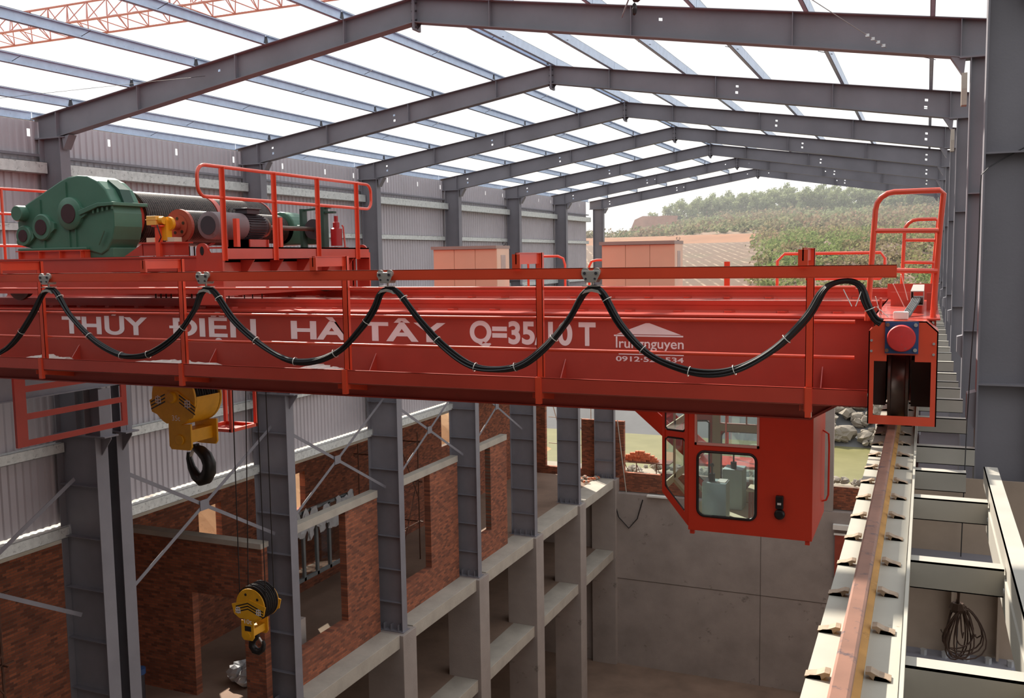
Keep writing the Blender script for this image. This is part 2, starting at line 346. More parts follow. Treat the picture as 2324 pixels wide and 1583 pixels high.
def rafter(k, s):
    Y = FY[k]
    side = 'sheeted wall' if s < 0 else 'walkway side'
    t = thing('roof_rafter', f'sloping grey steel roof rafter over the {side}, {ord_beyond(k) if k else "directly above the crane"}', 'roof beam', (s * XE, Y, 2.66))
    holes = []
    for hx in (4.3, 8.1):
        holes += [(hx - 0.03, hx + 0.03, 0.28, 0.40), (hx - 0.02, hx + 0.04, 0.58, 0.68)]
    if k >= 6: holes += [(0.52, 0.57, 0.5, 0.6), (3.9, 3.95, 0.48, 0.58)]
    if k == 1: holes = holes[1:2]
    if k == 0: holes = []
    us = sorted({0.02, 8.55, 9.28} | {u for h in holes for u in h[:2]})
    web = MB()
    for i in range(len(us) - 1):
        ua, ub = us[i], us[i + 1]; um = (ua + ub) / 2
        hs = sorted([(h[2], h[3]) for h in holes if h[0] < um < h[1]])
        cuts = [0]; [cuts.extend(h) for h in hs]; cuts.append(1)
        for q in range(0, len(cuts), 2):
            fa, fb = cuts[q], cuts[q + 1]
            P = lambda u, f: (s * u, bot_z(u) + 0.01 + (top_z(u) - bot_z(u) - 0.02) * f)
            web.prism([P(ua, fa), P(ub, fa), P(ub, fb), P(ua, fb)], 'y', Y - 0.005, Y + 0.005)
    build(web, 'web', M_STEEL, t)
    fl = MB()
    for fn, dz in ((top_z, -0.012), (bot_z, 0.0)):
        us2 = [0.02, 8.55, 9.28]
        for a, b in zip(us2, us2[1:]):
            fl.prism([(s * a, fn(a) + dz), (s * b, fn(b) + dz), (s * b, fn(b) + dz + 0.012), (s * a, fn(a) + dz + 0.012)], 'y', Y - 0.11, Y + 0.11)
    build(fl, 'flanges', M_STEEL, t)
    for x in (1.42, 3.85, 6.3, 8.55):
        m = MB(); m.prism([(s * x, bot_z(x) + .012), (s * (x + .012), bot_z(x) + .012), (s * (x + .012), top_z(x) - .012), (s * x, top_z(x) - .012)], 'y', Y - 0.1, Y + 0.1)
        build(m, 'stiffener', M_STEEL, t)
    m = MB(); m.box(min(s * .002, s * .02), max(s * .002, s * .02), Y - .12, Y + .12, 3.93, ZR); build(m, 'ridge_plate', M_STEEL, t)
    m = MB()
    for z in (3.98, 4.1, 4.25, 4.38): m.cyl((0 if s > 0 else -.02, Y - .07, z), (s * .05, Y - .07, z), .016, 6)
    m.prism([(s * .02, 3.95), (s * .12, 4.06), (s * .02, 4.06)], 'y', Y - .006, Y + .006)
    build(m, 'ridge_bolts', M_DKMOTOR, t)
    m = MB(); xi = 8.40 if s < 0 else 8.62
    m.prism([(s * xi, 2.655), (s * (xi - .2), 2.69), (s * (xi - .02), 2.4)], 'y', Y - .1, Y + .1); build(m, 'haunch_bracket', M_STEEL, t)
    m = MB(); m.box(min(s * 9.28, s * (xi - .08)), max(s * 9.28, s * (xi - .08)), Y - .13, Y + .13, 2.64, 2.66); build(m, 'knee_plate', M_STEEL, t)
    for x in PX:
        if x > 9.2: continue
        m = MB(); z = top_z(x) - 0.002; xx = s * x + (0.012 if s < 0 else -0.012)
        m.prism([(Y - .07, z), (Y + .07, z), (Y + .025, z + .17), (Y - .025, z + .17)], 'x', xx - .004, xx + .004); build(m, 'purlin_cleat', M_DKMOTOR, t)
    return t
PX = [0.12, 1.52, 3.2, 4.87, 6.53, 8.22, 9.36]
for k in range(0, 8):
    rafter(k, -1); rafter(k, 1)

# purlins: one C-section per bay and line
PNAME = ['ridge purlin', 'purlin next below the ridge', 'third purlin from the ridge', 'fourth purlin from the ridge', 'second purlin above the eave', 'purlin next above the eave', 'eave purlin']
BAYN = ['over the crane', 'first bay past the crane', 'second bay past the crane', 'third bay past the crane', 'fourth bay past the crane', 'fifth bay past the crane', 'endmost bay']
def purlin_mb(x, s, y0, y1):
    m = MB(); z0 = top_z(x) if x < 9.2 else ZE - 0.03; h = 0.19; w = 0.065; t = 0.006
    X = s * x; d = 1 if s < 0 else -1        # open side faces the ridge
    sl = (ZR - ZE) / XE
    def b(xa, xb, za, zb):
        xs = sorted((X + d * xa, X + d * xb)); m.box(xs[0], xs[1], y0, y1, za, zb)
    b(0, t, z0, z0 + h); b(0, w, z0 + h - t, z0 + h); b(0, w, z0, z0 + t); b(w - t, w, z0, z0 + .02); b(w - t, w, z0 + h - .02, z0 + h)
    return m
for s in (-1, 1):
    for li, x in enumerate(PX):
        for bay in range(7):
            if s > 0 and bay == 0 and x > 9: continue
            if s > 0 and x > 9 : continue
            y0, y1 = (FY[bay] if bay else 9.2), FY[bay + 1]
            t = thing('roof_purlin', f"galvanized {PNAME[li]}, {'sheeted wall slope' if s < 0 else 'walkway side slope'}, {BAYN[bay]}", 'purlin', (s * x, (y0 + y1) / 2, top_z(x)))
            build(purlin_mb(x, s, y0 + 0.01, y1 - 0.01), 'section', M_GALV, t)
            m = MB(); ym = y0 + (y1 - y0) * 0.52; z = top_z(x) + .03
            d = 1 if s < 0 else -1
            m.tube([(s * x - d * .03, ym, z + .01), (s * x + d * .22, ym, z + .09)], 0.006, 6); build(m, 'sag_rod', M_DKMOTOR, t)

# ------------------------------------------------------------------ sheeted wall, girts
def sheet_mb(x, y0, y1, z0, z1, pitch=0.18, dep=0.032):
    m = MB(); prof = []; y = y0
    while y < y1:
        for dy, dx in ((0, 0), (.05, 0), (.075, dep), (.155, dep)): prof.append((y + dy * pitch / .18, x - dx))
        y += pitch
    n = len(prof); vs = [(px, py, z0) for py, px in prof] + [(px, py, z1) for py, px in prof]
    return m.add(vs, [(i, i + 1, i + n + 1, i + n) for i in range(n - 1)])
def slotted_sheet():
    m = sheet_mb(-9.16, -4.0, 50.4, -5.655, 2.70); m2 = sheet_mb(-9.16, -4.0, 50.4, 2.86, 3.02); m3 = sheet_mb(-9.16, -4.0, 50.4, 2.70, 2.86)
    m.add(m2.v, m2.f); hy = [FY[k] - .28 for k in range(1, 8)] + [FY[k] + d for k in range(1, 7) for d in (1.9, 4.0)]
    keep = []; cut = {h: 0 for h in hy}
    for f in m3.f:
        yc = sum(m3.v[i][1] for i in f) / 4; w = m3.v[f[1]][1] - m3.v[f[0]][1]
        if w > .07 and any(abs(yc - h) < .09 for h in hy): continue
        keep.append(f)
    m.add(m3.v, keep); return m
struct('wall_left', slotted_sheet(), M_SHEET)
GZ = [(2.04, 'upper', 0.24), (0.80, 'eye level', 0.16), (-1.2, 'crane level', .2), (-3.95, 'lower', 0.22), (-5.82, 'bottom', 0.24)]
for gz, gn, gh in GZ:
    for bay in range(7):
        y0 = (FY[bay] if bay else 8.5) + 0.05; y1 = FY[bay + 1] - 0.05
        if bay == 6: y1 = 50.6
        if gn == 'bottom' and bay == 6: continue
        m = MB()
        x1 = -8.93 if gn != 'eye level' else -9.06
        m.box(x1 - .006, x1, y0, y1, gz - gh / 2, gz + gh / 2); m.box(-9.155, x1, y0, y1, gz + gh / 2 - .006, gz + gh / 2); m.box(-9.155, x1, y0, y1, gz - gh / 2, gz - gh / 2 + .006)
        solid('wall_girt', m, M_GIRT, f"galvanized {gn} girt on the sheeted wall, {BAYN[bay].replace('over the crane', 'beside the crane')}", 'girt')
        if gn == 'upper':
            m = MB(); m.box(-9.15, -9.05, y0, y1, gz + gh / 2 + .12, gz + gh / 2 + .17)
            solid('wall_angle', m, M_STEEL, f"thin grey angle above the upper sheeted wall girt, {BAYN[bay].replace('over the crane', 'beside the crane')}", 'angle')

# X braces between the lower columns
BR = [(9.3, 14.6, -4.55, -7.55), (15.7, 21.3, -4.55, -7.6), (21.6, 27.3, -4.6, -7.65), (27.65, 33.2, -4.75, -7.7), (33.65, 39.2, -4.8, -7.7)]
for i, (y0, y1, za, zb) in enumerate(BR):
    t = thing('cross_brace', f"grey steel X brace between sheeted wall columns, {BAYN[i].replace('over the crane', 'beside the crane')}", 'brace', (-8.42, (y0 + y1) / 2, zb))
    m = MB(); m.bar((-8.42, y0, za), (-8.42, y1, zb), .012, .09); build(m, 'falling_angle', M_STEEL, t)
    m = MB(); m.bar((-8.40, y0, zb), (-8.40, y1, za), .012, .09); build(m, 'rising_angle', M_STEEL, t)
    m = MB(); ym, zm = (y0 + y1) / 2, (za + zb) / 2; m.box(-8.39, -8.375, ym - .16, ym + .16, zm - .13, zm + .13); build(m, 'centre_plate', M_STEEL, t)

# ------------------------------------------------------------------ crane runways
for s, nm in ((1, 'walkway side'), (-1, 'sheeted wall side')):
    t = thing('runway_beam', f'pale primed steel crane runway beam along the {nm}', 'beam', (s * 7.965, 28, -2.6))
    m = MB(); y0, y1 = (1.0, 51.5) if s > 0 else (6.0, 51.5)
    xa, xb = 7.80, 8.13
    def bx(xl, xr, z0, z1): m.box(min(s * xl, s * xr), max(s * xl, s * xr), y0, y1, z0, z1)
    bx(xa, xb, -1.652, -1.63); bx(7.958, 7.972, -2.58, -1.652); bx(xa + .02, xb - .02, -2.60, -2.58)
    build(m, 'beam_section', M_PRIMER if s > 0 else M_STEEL, t)
    if s > 0:
        y = 2.75; q = 0; proto = {}
        while y < 12.6:
            for sd_ in (-1, 1):
                dy = 0.0 if sd_ < 0 else 0.07
                m = MB(); xr = 7.95 + sd_ * .062; xo_ = 7.95 + sd_ * .155; yy = y + dy
                # bent clip: lip on the rail foot, bent down to the flange, raised toe
                prof = [(xr, -1.60), (xr + sd_ * .02, -1.598), (xr + sd_ * .05, -1.612), (xo_, -1.622), (xo_, -1.630), (xr + sd_ * .03, -1.63), (xr + sd_*.012, -1.612), (xr, -1.612)]
                m.prism(prof, 'y', yy - .028, yy + .028)
                m.prism([(xr + sd_ * .03, -1.63), (xr + sd_ * .035, -1.612), (xo_ - sd_*.02, -1.615), (xo_, -1.63)], 'y', yy - .006 - .022, yy - .022)
                build(m, 'rail_clip', M_CLIP, t)
            y += 0.485; q += 1
    r = MB()
    prof = [(-.055, -1.63), (.055, -1.63), (.055, -1.618), (.012, -1.60), (.010, -1.55), (.036, -1.535), (.036, -1.505), (.026, -1.498), (-.026, -1.498), (-.036, -1.505), (-.036, -1.535), (-.010, -1.55), (-.012, -1.60), (-.055, -1.618)]
    cx = s * 7.95
    r.prism([(cx + a, b) for a, b in prof], 'y', y0, y1)
    o = solid('crane_rail', r, M_RUST, f'rust brown crane rail on the pale runway beam of the {nm}' if s > 0 else 'crane rail on the runway beam along the sheeted wall', 'rail')
    o.data.materials.append(M_RAILSIDE)
    for p in o.data.polygons:
        if abs(p.normal.x) > .8 and max(o.data.vertices[v].co.z for v in p.vertices) < .096: p.material_index = 1
        if abs(p.normal.z) > .3 and max(o.data.vertices[v].co.z for v in p.vertices) < .05: p.material_index = 1

# walkway between runway beam and columns
RY = [2.65, 4.05, 5.48, 6.92, 7.80, 8.80, 10.35, 11.7, 12.65, 13.3, 14.2, 15.7, 17.1, 18.1, 19.3, 20.8, 22.1, 23.2, 24.2, 25.6, 27.0, 28.6, 29.7, 31.1, 32.7, 35.3, 37.3, 39.2, 42.1, 45.0, 48.0]
for i, y in enumerate(RY):
    m = MB(); x1 = 8.60 if i != 4 else 8.5
    m.box(8.15, x1, y - .05, y + .05, -1.66, -1.65); m.box(8.15, x1, y - .05, y - .044, -1.80, -1.65); m.box(8.15, x1, y - .05, y + .05, -1.80, -1.794)
    solid('walkway_rung', m, M_RUNG, f"pale steel channel rung of the walkway beside the rail, {ORD[i] if i < 21 else 'number %d' % i} from the bottom" if 0 < i < 21 else f"pale steel channel rung of the walkway, {'beneath the lowest visible one' if i == 0 else '%s from its distant end' % ORD[len(RY) - i]}", 'rung', 'walkway rungs beside the runway beam')
t = thing('walkway_stringer', 'pale steel channel running along the outer ends of the walkway rungs', 'beam', (8.66, 5, -1.86))
m = MB(); m.box(8.61, 8.70, 2.0, 7.65, -1.58, -1.57); m.box(8.61, 8.617, 2.0, 7.65, -1.70, -1.57); build(m, 'top_channel', M_RUNG, t)
m = MB(); m.box(8.60, 8.66, 2.0, 7.0, -1.86, -1.70); m.box(8.60, 8.70, 2.0, 7.0, -1.87, -1.86); build(m, 'lower_channel', M_RUNG, t)
m = MB()
for y in (4.05, 5.48, 6.92): m.cyl((8.595, y - .08, -1.76), (8.625, y - .08, -1.76), .02, 8)
build(m, 'bolts', M_BOLT, t)
m = MB(); m.box(8.135, 8.15, 1.0, 51, -1.70, -1.60); solid('edge_angle', m, M_PRIMER, 'narrow pale angle along the outer edge of the runway beam top', 'angle')
# column head seen through the walkway: webs, ribs and bolted plates
t = thing('column_head', 'bounce-tinted beige bolted column head plates seen down through the walkway rungs', 'column head', (8.6, 8.7, -3.45))
M_BEIGE = paint('bounce_lit_beige_plate', '#a08d7c', 0.7, 0.0, 0.12, 3)  # beige is reflected light put into the colour of the grey steel
m = MB(); m.box(8.0, 9.0, 8.72, 8.74, -3.42, -1.9); m.box(8.45, 8.47, 8.6, 8.72, -3.4, -2.55); m.box(8.8, 8.82, 8.6, 8.72, -3.4, -2.55); build(m, 'web_plate', M_BEIGE, t)
m = MB(); m.box(7.98, 9.02, 8.5, 8.74, -3.45, -3.42); build(m, 'seat_plate', M_STEEL, t)
m = MB(); m.box(8.1, 8.85, 8.45, 8.74, -2.56, -2.54); build(m, 'shelf_plate', M_STEEL, t)
for q in range(6):
    m = MB(); x = 8.08 + q * .165; m.cyl((x, 8.58, -3.42), (x, 8.58, -3.37), .028, 6); build(m, 'bolt', M_BOLT, t)
# coil of wire hung under the walkway
M_RUSTWIRE = paint('rusty_wire', '#4a3429', .7, .2, .2, 20)
t = thing('wire_coil', 'tangled coil of dark rusty wire hanging under the walkway rungs', 'wire', (8.42, 5.6, -2.3))
rnd = random.Random(3)
for q in range(9):
    pts = []; a0 = rnd.uniform(-1, 1); ww = rnd.uniform(.03, .085); hh = rnd.uniform(.2, .3); x0 = 8.40 + rnd.uniform(-.02, .03)
    for k in range(21):
        a = 2 * math.pi * k / 20; pts.append((x0 + ww * math.sin(a) * (1.2 - .5 * math.cos(a)) + .02 * a0 * (1 - math.cos(a)), 5.56 + .05 * math.sin(a + a0), -1.93 - hh / 2 + hh / 2 * math.cos(a)))
    m = MB(); m.tube(pts, .004, 5); build(m, 'wire_loop', M_RUSTWIRE, t)
for q in range(4):
    m = MB(); pts = [(8.39, 5.56, -1.93)]; x1 = 8.39 + rnd.uniform(-.17, .13)
    for k in range(1, 7): pts.append((8.39 + (x1 - 8.39) * k / 6, 5.56 + rnd.uniform(-.02, .02), -1.93 - .02 * k + .06 * math.sin(k))); 
    m.tube(pts, .004, 5); build(m, 'loose_end', M_RUSTWIRE, t)
m = MB(); m.lathe([(-.02, .03), (0, .045), (.03, .03)], (8.39, 5.56, -1.93), (0, 0, 1), 8); m.tube([(8.39, 5.56, -1.9), (8.39, 5.49, -1.80)], .01, 5); build(m, 'binding', M_RUSTWIRE, t)
m = MB(); m.bar((8.42, 6.0, -1.90), (8.63, 6.1, -1.895), .05, .05); solid('timber_batten', m, M_BROWN, 'short red brown batten lying behind the wire coil under the walkway', 'batten')

# loose cable clinging to the columns by the walkway
m = MB(); m.tube([(8.95, 8.90, .86), (8.75, 8.86, .75), (8.64, 8.78, .68), (8.585, 8.76, .62), (8.58, 8.76, .5), (8.58, 8.76, .1), (8.57, 8.76, -.4), (8.55, 8.77, -.9), (8.535, 8.78, -1.4), (8.52, 8.62, -2.0), (8.5, 8.58, -3.4)], .0045, 6)
solid('loose_cable', m, M_BLACK, 'thin black cable trailing down the steel column beside the walkway', 'cable')
# clamp blocks on the edges of the walkway-side columns
for i, (x, y, z) in enumerate(((8.9, 8.72, 2.25), (8.62, 14.66, 2.2), (8.62, 21.2, 2.2))):
    m = MB(); m.prism([(y - .02, z + .22), (y + .1, z + .22), (y + .1, z - .22), (y - .08, z - .22), (y - .08, z)], 'x', x - .05 if i else x - .08, x + .02 if i else x + .3)
    solid('girt_cleat', m, M_CONC2, f"short pale steel girt cleat on the {['column beside the crane end truck', 'first walkway side column beyond the crane', 'second walkway side column beyond the crane'][i]}", 'cleat')

# ------------------------------------------------------------------ pit, concrete columns and ledges
PIT = -23.5
struct('floor', MB().box(-14.4, 10.5, -4, 51.3, PIT - .3, PIT), M_DIRT)
t_w = MB(); t_w.box(-14.4, 12, 51.3, 52.2, PIT, -13.45); struct('wall_end', t_w, M_CONC)
m = MB()
for x in (-8.9, 0.35): m.box(x - .012, x + .012, 51.285, 51.3, PIT, -13.5)
m.box(-8.9, 12, 51.285, 51.3, -18.43, -18.40)
solid('wall_joint', m, paint('dark_joint_stain', '#5a4f48', .9), 'dark formwork joint lines across the tall concrete end wall', 'joint', kind='structure')
struct('wall_right', MB().box(9.15, 9.5, -4, 51.3, PIT, -7.5), M_CONC)
M_LIGHT_BLOCKER = paint('light_blocker_sheet', '#4a4440', .8, 0, .1, 1)  # dark colour for the added light-blocking wall and roof
struct('wall_back_light_blocker', MB().box(-9.3, 11.5, -4.3, -4.0, PIT, 4.6), M_LIGHT_BLOCKER)  # unseen wall added behind the camera to cut light from there
struct('ceiling_light_blocker', MB().prism([(-9.3, 3.2), (0, 4.65), (9.3, 3.2), (9.3, 3.25), (0, 4.7), (-9.3, 3.25)], 'y', -4.2, 2.5), M_LIGHT_BLOCKER)  # unseen roof sheets added behind the camera for the shading
for k in range(1, 8):
    Y = FY[k]; m = MB()
    m.box(-9.15, -7.72, Y - .42, Y + .48, PIT, BASE - .003)
    solid('concrete_column', m, M_CONC, f'square concrete column under the sheeted wall steel column {ord_beyond(k)}', 'column', bevel=.015)
for k in range(1, 7):
    Y = FY[k]; m = MB(); m.box(-8.9, -7.85, Y + .49, FY[k + 1] - .43, BASE - .45, BASE + .03)
    solid('ledge_beam', m, M_CONC2, f"pale concrete edge beam at the feet of the steel columns, {BAYN[k]}", 'beam', bevel=.01)
    m = MB(); m.box(-8.9, -7.85, Y + .49, FY[k + 1] - .43, -17.25, -16.75)
    solid('ledge_beam', m, M_CONC2, f"lower concrete floor beam between the concrete columns, {BAYN[k]}", 'beam', bevel=.01)
struct('floor_annex', MB().box(-14.2, -8.9, -4, 51.3, BASE - .35, BASE + .02), M_DIRT)
struct('floor_lower', MB().box(-14.2, -8.9, -4, 51.3, -17.1, -16.76), M_DIRT)
struct('wall_annex_lower', MB().box(-14.4, -14.2, -4, 51.3, PIT, BASE - .36), M_CONC)
# brick annex
wins = [(23.9, 25.0, -9.2, -8.05), (28.8, 29.75, -9.4, -8.0), (35.2, 37.0, -8.3, -6.7), (41.0, 42.8, -9.2, -7.2)]
struct('wall_annex', wall_cells(-4, 51.2, BASE, -5.9, wins, 'x', -13.75, -13.5), M_BRX)
cw = wall_cells(-13.5, -8.6, BASE, -7.95, [(-11.15, -9.3, BASE - 1, -9.5)], 'y', 20.9, 21.15); struct('wall_cross', cw, M_BRY)
m = MB(); m.box(-13.5, -8.58, 20.85, 21.2, -7.95, -7.8); solid('coping_beam', m, M_CONC2, 'concrete band along the top of the brick cross wall', 'beam')
for i, (y0, y1, w0, w1) in enumerate(((21.78, 27.0, 22.5, 25.08), (27.75, 33.0, 28.2, 30.73), (33.75, 37.8, 34.3, 36.1))):
    wl = wall_cells(y0, y1, BASE + .03, -7.95, [(w0 - .6, w1, -11.53, -7.9)], 'x', -8.85, -8.6)
    solid('brick_panel', wl, M_BRX, f"red brick infill wall with an unglazed window opening, {['beside the hanging small hook', 'in the middle', 'furthest along the ledge'][i]}", 'brick wall')
    m = MB(); m.box(-8.87, -8.57, y0, y1, -7.945, -7.70); solid('lintel_beam', m, M_CONC2, f"concrete lintel beam on the brick wall, {['beside the hanging small hook', 'in the middle', 'furthest along the ledge'][i]}", 'beam')
struct('roof_annex_shade', MB().box(-14.3, -9.3, -4, 51.2, -6.15, -6.0), M_CONC2)  # slab added to keep the annex interior dark
# end wall brickwork with piers and window gaps
ew = wall_cells(-15.5, 5.6, -13.4, -5.6, [(-12.25, -10.0, -12.3, -5.0), (-10.01, -9.48, -9.37, -5), (-9.5, -8.4, -9.37, -5), (-8.42, -7.42, -9.37, -5), (-7.43, -5.3, -12.32, -5), (-5.31, 3.4, -12.2, -5), (3.3, 9, -12.2, -5)], 'y', 51.75, 52.0)
struct('wall_end_brick', ew, M_BRY)
m = MB(); m.box(3.38, 4.0, 51.35, 51.72, -13.44, -5.8); solid('concrete_pier', m, M_CONC, 'tall slender concrete pier standing on the end wall behind the red cab', 'pier')
m = MB(); m.box(4.05, 5.3, 51.0, 51.29, -14.3, -14.05); m.box(4.1, 5.2, 51.05, 51.1, -14.6, -14.5)
solid('ledge_slab', m, M_WHITE, 'white slab on the end wall beside the runway beam', 'slab')
m = MB(); m.box(4.15, 5.2, 51.1, 51.29, -17.5, -14.6); solid('timber_hatch', m, M_BROWN, 'brown boarded hatch under the white slab on the end wall', 'hatch')
# loose bricks on the wall and ledge
t = thing('trestle', 'scaffold trestle holding loose bricks outside the end wall', 'trestle', (-7, 54, -13.5))
m = MB(); m.box(-9.0, -5.2, 53.4, 54.6, -12.1, -12.04); build(m, 'platform', M_SCAF, t)
for x in (-7.9, -7.2, -6.0):
    m = MB(); m.tube([(x, 53.5, -14.3), (x, 53.5, -12.1)], .03, 6); m.tube([(x, 53.5, -12.2), (x + .8, 53.5, -13.9)], .02, 6); build(m, 'leg', M_SCAF, t)
rnd = random.Random(5); nb = 0
for row, (n, z) in enumerate(((13, -12.04), (12, -11.92), (10, -11.8), (7, -11.68), (3, -11.56))):
    for q in range(n):
        x = -7.05 + (q - n / 2) * .17 + rnd.uniform(-.02, .02); yb = 53.6 + rnd.uniform(0, .12); m = MB()
        m.box(x, x + .16, yb, yb + .24, z, z + .115)
        solid('loose_brick', m, M_BRICKPILE, 'orange brick in the heap on the trestle outside the end wall', 'brick', 'bricks heaped on the trestle')
        nb += 1
for q in range(26):
    x = -9.55 + rnd.uniform(-.7, .9); y = 50.3 + rnd.uniform(-.7, .7); m = MB(); a = rnd.uniform(0, 3)
    m.blob((x, y, BASE + .13), .13, .1, .07, .3, rnd=rnd)
    solid('rubble_chunk', m, M_BRICKPILE if q % 3 else M_CONC2, 'broken brick chunk on the ledge at the corner of the end wall', 'rubble', 'rubble at the end of the ledge')
struct('floor_ledge', MB().box(-9.7, -7.85, FY[7] - .43, 51.3, BASE - .45, BASE + .03), M_CONC2)
# things inside the annex
t = thing('glazed_partition', 'grey metal framed glazed partition standing inside the nearest brick opening', 'partition', (-12, 28, -11.4))
m = MB()
for q in range(6): m.box(-12.05, -11.95, 26.6 + q * .8, 26.72 + q * .8, -11.4, -8.9)
m.box(-12.05, -11.95, 26.6, 30.7, -8.95, -8.85); m.box(-12.05, -11.95, 26.6, 30.7, -11.4, -11.28); build(m, 'frame', M_ALU, t)
m = MB(); m.box(-12.01, -11.99, 26.6, 30.6, -11.35, -8.95); build(m, 'pane', M_GLASS, t)
rnd = random.Random(8)
m = MB()
for q in range(14): m.blob((-11.88, 27 + q * .26, -9.1 - rnd.uniform(0, .5)), .06, .25, rnd.uniform(.2, .5), .4, 7, 4, rnd)
solid('plastic_wrap', m, M_PLASTIC, 'crumpled clear plastic draped over the glazed partition', 'plastic')
m = MB()
for q in range(9): m.blob((-10.3 + rnd.uniform(-.4, .4), 22.2 + rnd.uniform(-.4, .4), BASE + .2 + rnd.uniform(0, .3)), .25, .2, .22, .4, 7, 4, rnd)
solid('plastic_bundle', m, M_PLASTIC, 'crumpled pale plastic bundle lying inside the brick doorway', 'plastic')
t = thing('door_frame_panel', 'pale green framed panel leaning inside the brick doorway', 'panel', (-10, 23.2, -11.0))
m = MB(); m.box(-10.6, -9.6, 23.2, 23.28, -11.1, -11.0); m.box(-10.6, -9.6, 23.2, 23.28, -9.75, -9.65); m.box(-10.6, -10.5, 23.2, 23.28, -11, -9.7); m.box(-9.7, -9.6, 23.2, 23.28, -11, -9.7); build(m, 'frame', M_CONSOLE, t)
m = MB(); m.box(-10.5, -9.7, 23.23, 23.25, -11, -9.7); build(m, 'pane', M_GLASS, t)
m = MB(); m.box(-10.8, -9.4, 23.0, 23.9, BASE + .02, -11.1); solid('stone_plinth', m, M_CONC, 'low concrete plinth under the green framed panel', 'plinth')
t = thing('valve_pipe', 'dark standpipe with a blue cap in the dark annex corner', 'pipe', (-11.9, 19.5, -12.6))
m = MB(); m.cyl((-11.9, 19.5, BASE), (-11.9, 19.5, -11.5), .13, 14); build(m, 'pipe', M_DKMOTOR, t, smooth=True)
m = MB(); m.lathe([(0, .17), (.16, .17), (.2, .08)], (-11.9, 19.5, -11.5), (0, 0, 1), 14); build(m, 'cap', M_BLUE, t, smooth=True)
for i, (xs, ys, nm) in enumerate((((-12.6, -11.4), (11.5, 13.2, 14.9), 'in the dark corner beyond the sheeted wall'), ((-12.2, -11.2), (31.5, 33.0, 34.5), 'behind the middle brick wall'))):
    t = thing('scaffold', f'thin rusty tube scaffold {nm}', 'scaffold', (xs[0], ys[0], BASE))
    for x in xs:
        for y in ys:
            m = MB(); m.tube([(x, y, BASE), (x, y, -7.2)], .03, 6); build(m, 'standard', M_SCAF, t)
    m = MB()
    for z in (-11, -9.3, -7.6):
        for x in xs: m.tube([(x, ys[0] - .3, z), (x, ys[-1] + .3, z)], .025, 6)
        for y in ys: m.tube([(xs[0] - .2, y, z), (xs[1] + .2, y, z)], .025, 6)
    build(m, 'ledgers', M_SCAF, t)
    m = MB()
    for y, y2 in zip(ys, ys[1:]): m.tube([(xs[1], y, -12), (xs[1], y2, -9)], .022, 6); m.tube([(xs[1], y2, -10), (xs[1], y, -7.4)], .022, 6)
    build(m, 'diagonals', M_SCAF, t)
t = thing('scaffold', 'pale tube scaffold outside the end wall window gap', 'scaffold', (-11.5, 53.2, -13.5))
m = MB()
for x in (-11.7, -9.9): m.tube([(x, 53.2, -14), (x, 53.2, -6)], .03, 6)
for z in (-11.2, -9.6, -7): m.tube([(-12.6, 53.2, z), (-9.4, 53.2, z)], .025, 6)
m.tube([(-12.3, 53.1, -8.8), (-11.3, 53.1, -12.2)], .03, 6); m.tube([(-11.0, 53.1, -9.6), (-9.4, 53.1, -11.4)], .025, 6)
build(m, 'tubes', M_CONC2, t)
m = MB(); m.tube([(-7.8, 51.7, -9.3), (-7.55, 51.55, -11), (-7.2, 51.4, -13.4)], .03, 6); solid('leaning_rod', m, M_CONC2, 'thin rod leaning against the brick pier on the end wall', 'rod')
m = MB(); m.tube([(-8.0, 51.28, -13.5), (-7.6, 51.2, -14.8), (-7.0, 51.2, -15.4), (-6.5, 51.2, -14.8), (-6.2, 51.28, -13.7)], .03, 6)
solid('hanging_cable', m, M_BLACK, 'black cable looping down the top of the concrete end wall', 'cable')
m = MB(); m.box(-5.9, -4.3, 51.0, 51.25, -13.45, -13.35); solid('white_plank', m, M_WHITE, 'white plank lying on top of the end wall by the cab', 'plank')
m = MB(); m.tube([(-.2, 44, PIT), (-.2, 44, -22.4), (0, 44, -22.1), (.3, 44, -22.0), (2.5, 42, -22.0)], .12, 10)
solid('floor_pipe', m, M_CONC2, 'pale bent pipe rising from the pit floor', 'pipe', smooth=True)

# ------------------------------------------------------------------ overhead bridge crane
crane = thing('bridge_crane', 'red double girder overhead bridge crane spanning the hall', 'crane', (0, 11, -1.6))
XL, XR = -7.55, 7.76
GF = 9.5                                  # face of the lettered girder
def girder(y0, y1, zt, name, mat):
    m = MB(); zb = -1.58
    prof = [(XL, zt - .02), (XL, -1.3), (XL + .5, zb), (7.18, zb), (7.62, -1.32), (XR, -1.32), (XR, zt - .02)]
    m.prism(prof, 'y', y0, y1)
    g = build(m, name, mat, crane)
    f = MB(); f.box(XL, XR, y0 - .07, y1 + .07, zt - .02, zt); f.prism([(XL + .5, zb - .015), (7.2, zb - .015), (7.64, -1.335), (7.62, -1.32), (7.18, zb), (XL + .5, zb)], 'y', y0 - .05, y1 + .05)
    fl = build(f, 'flange', M_RED, crane)
    return g
near = girder(GF, 10.12, -.59, 'lettered_girder', M_WEB)
far = girder(12.3, 12.95, -.575, 'plain_girder', M_WEB)
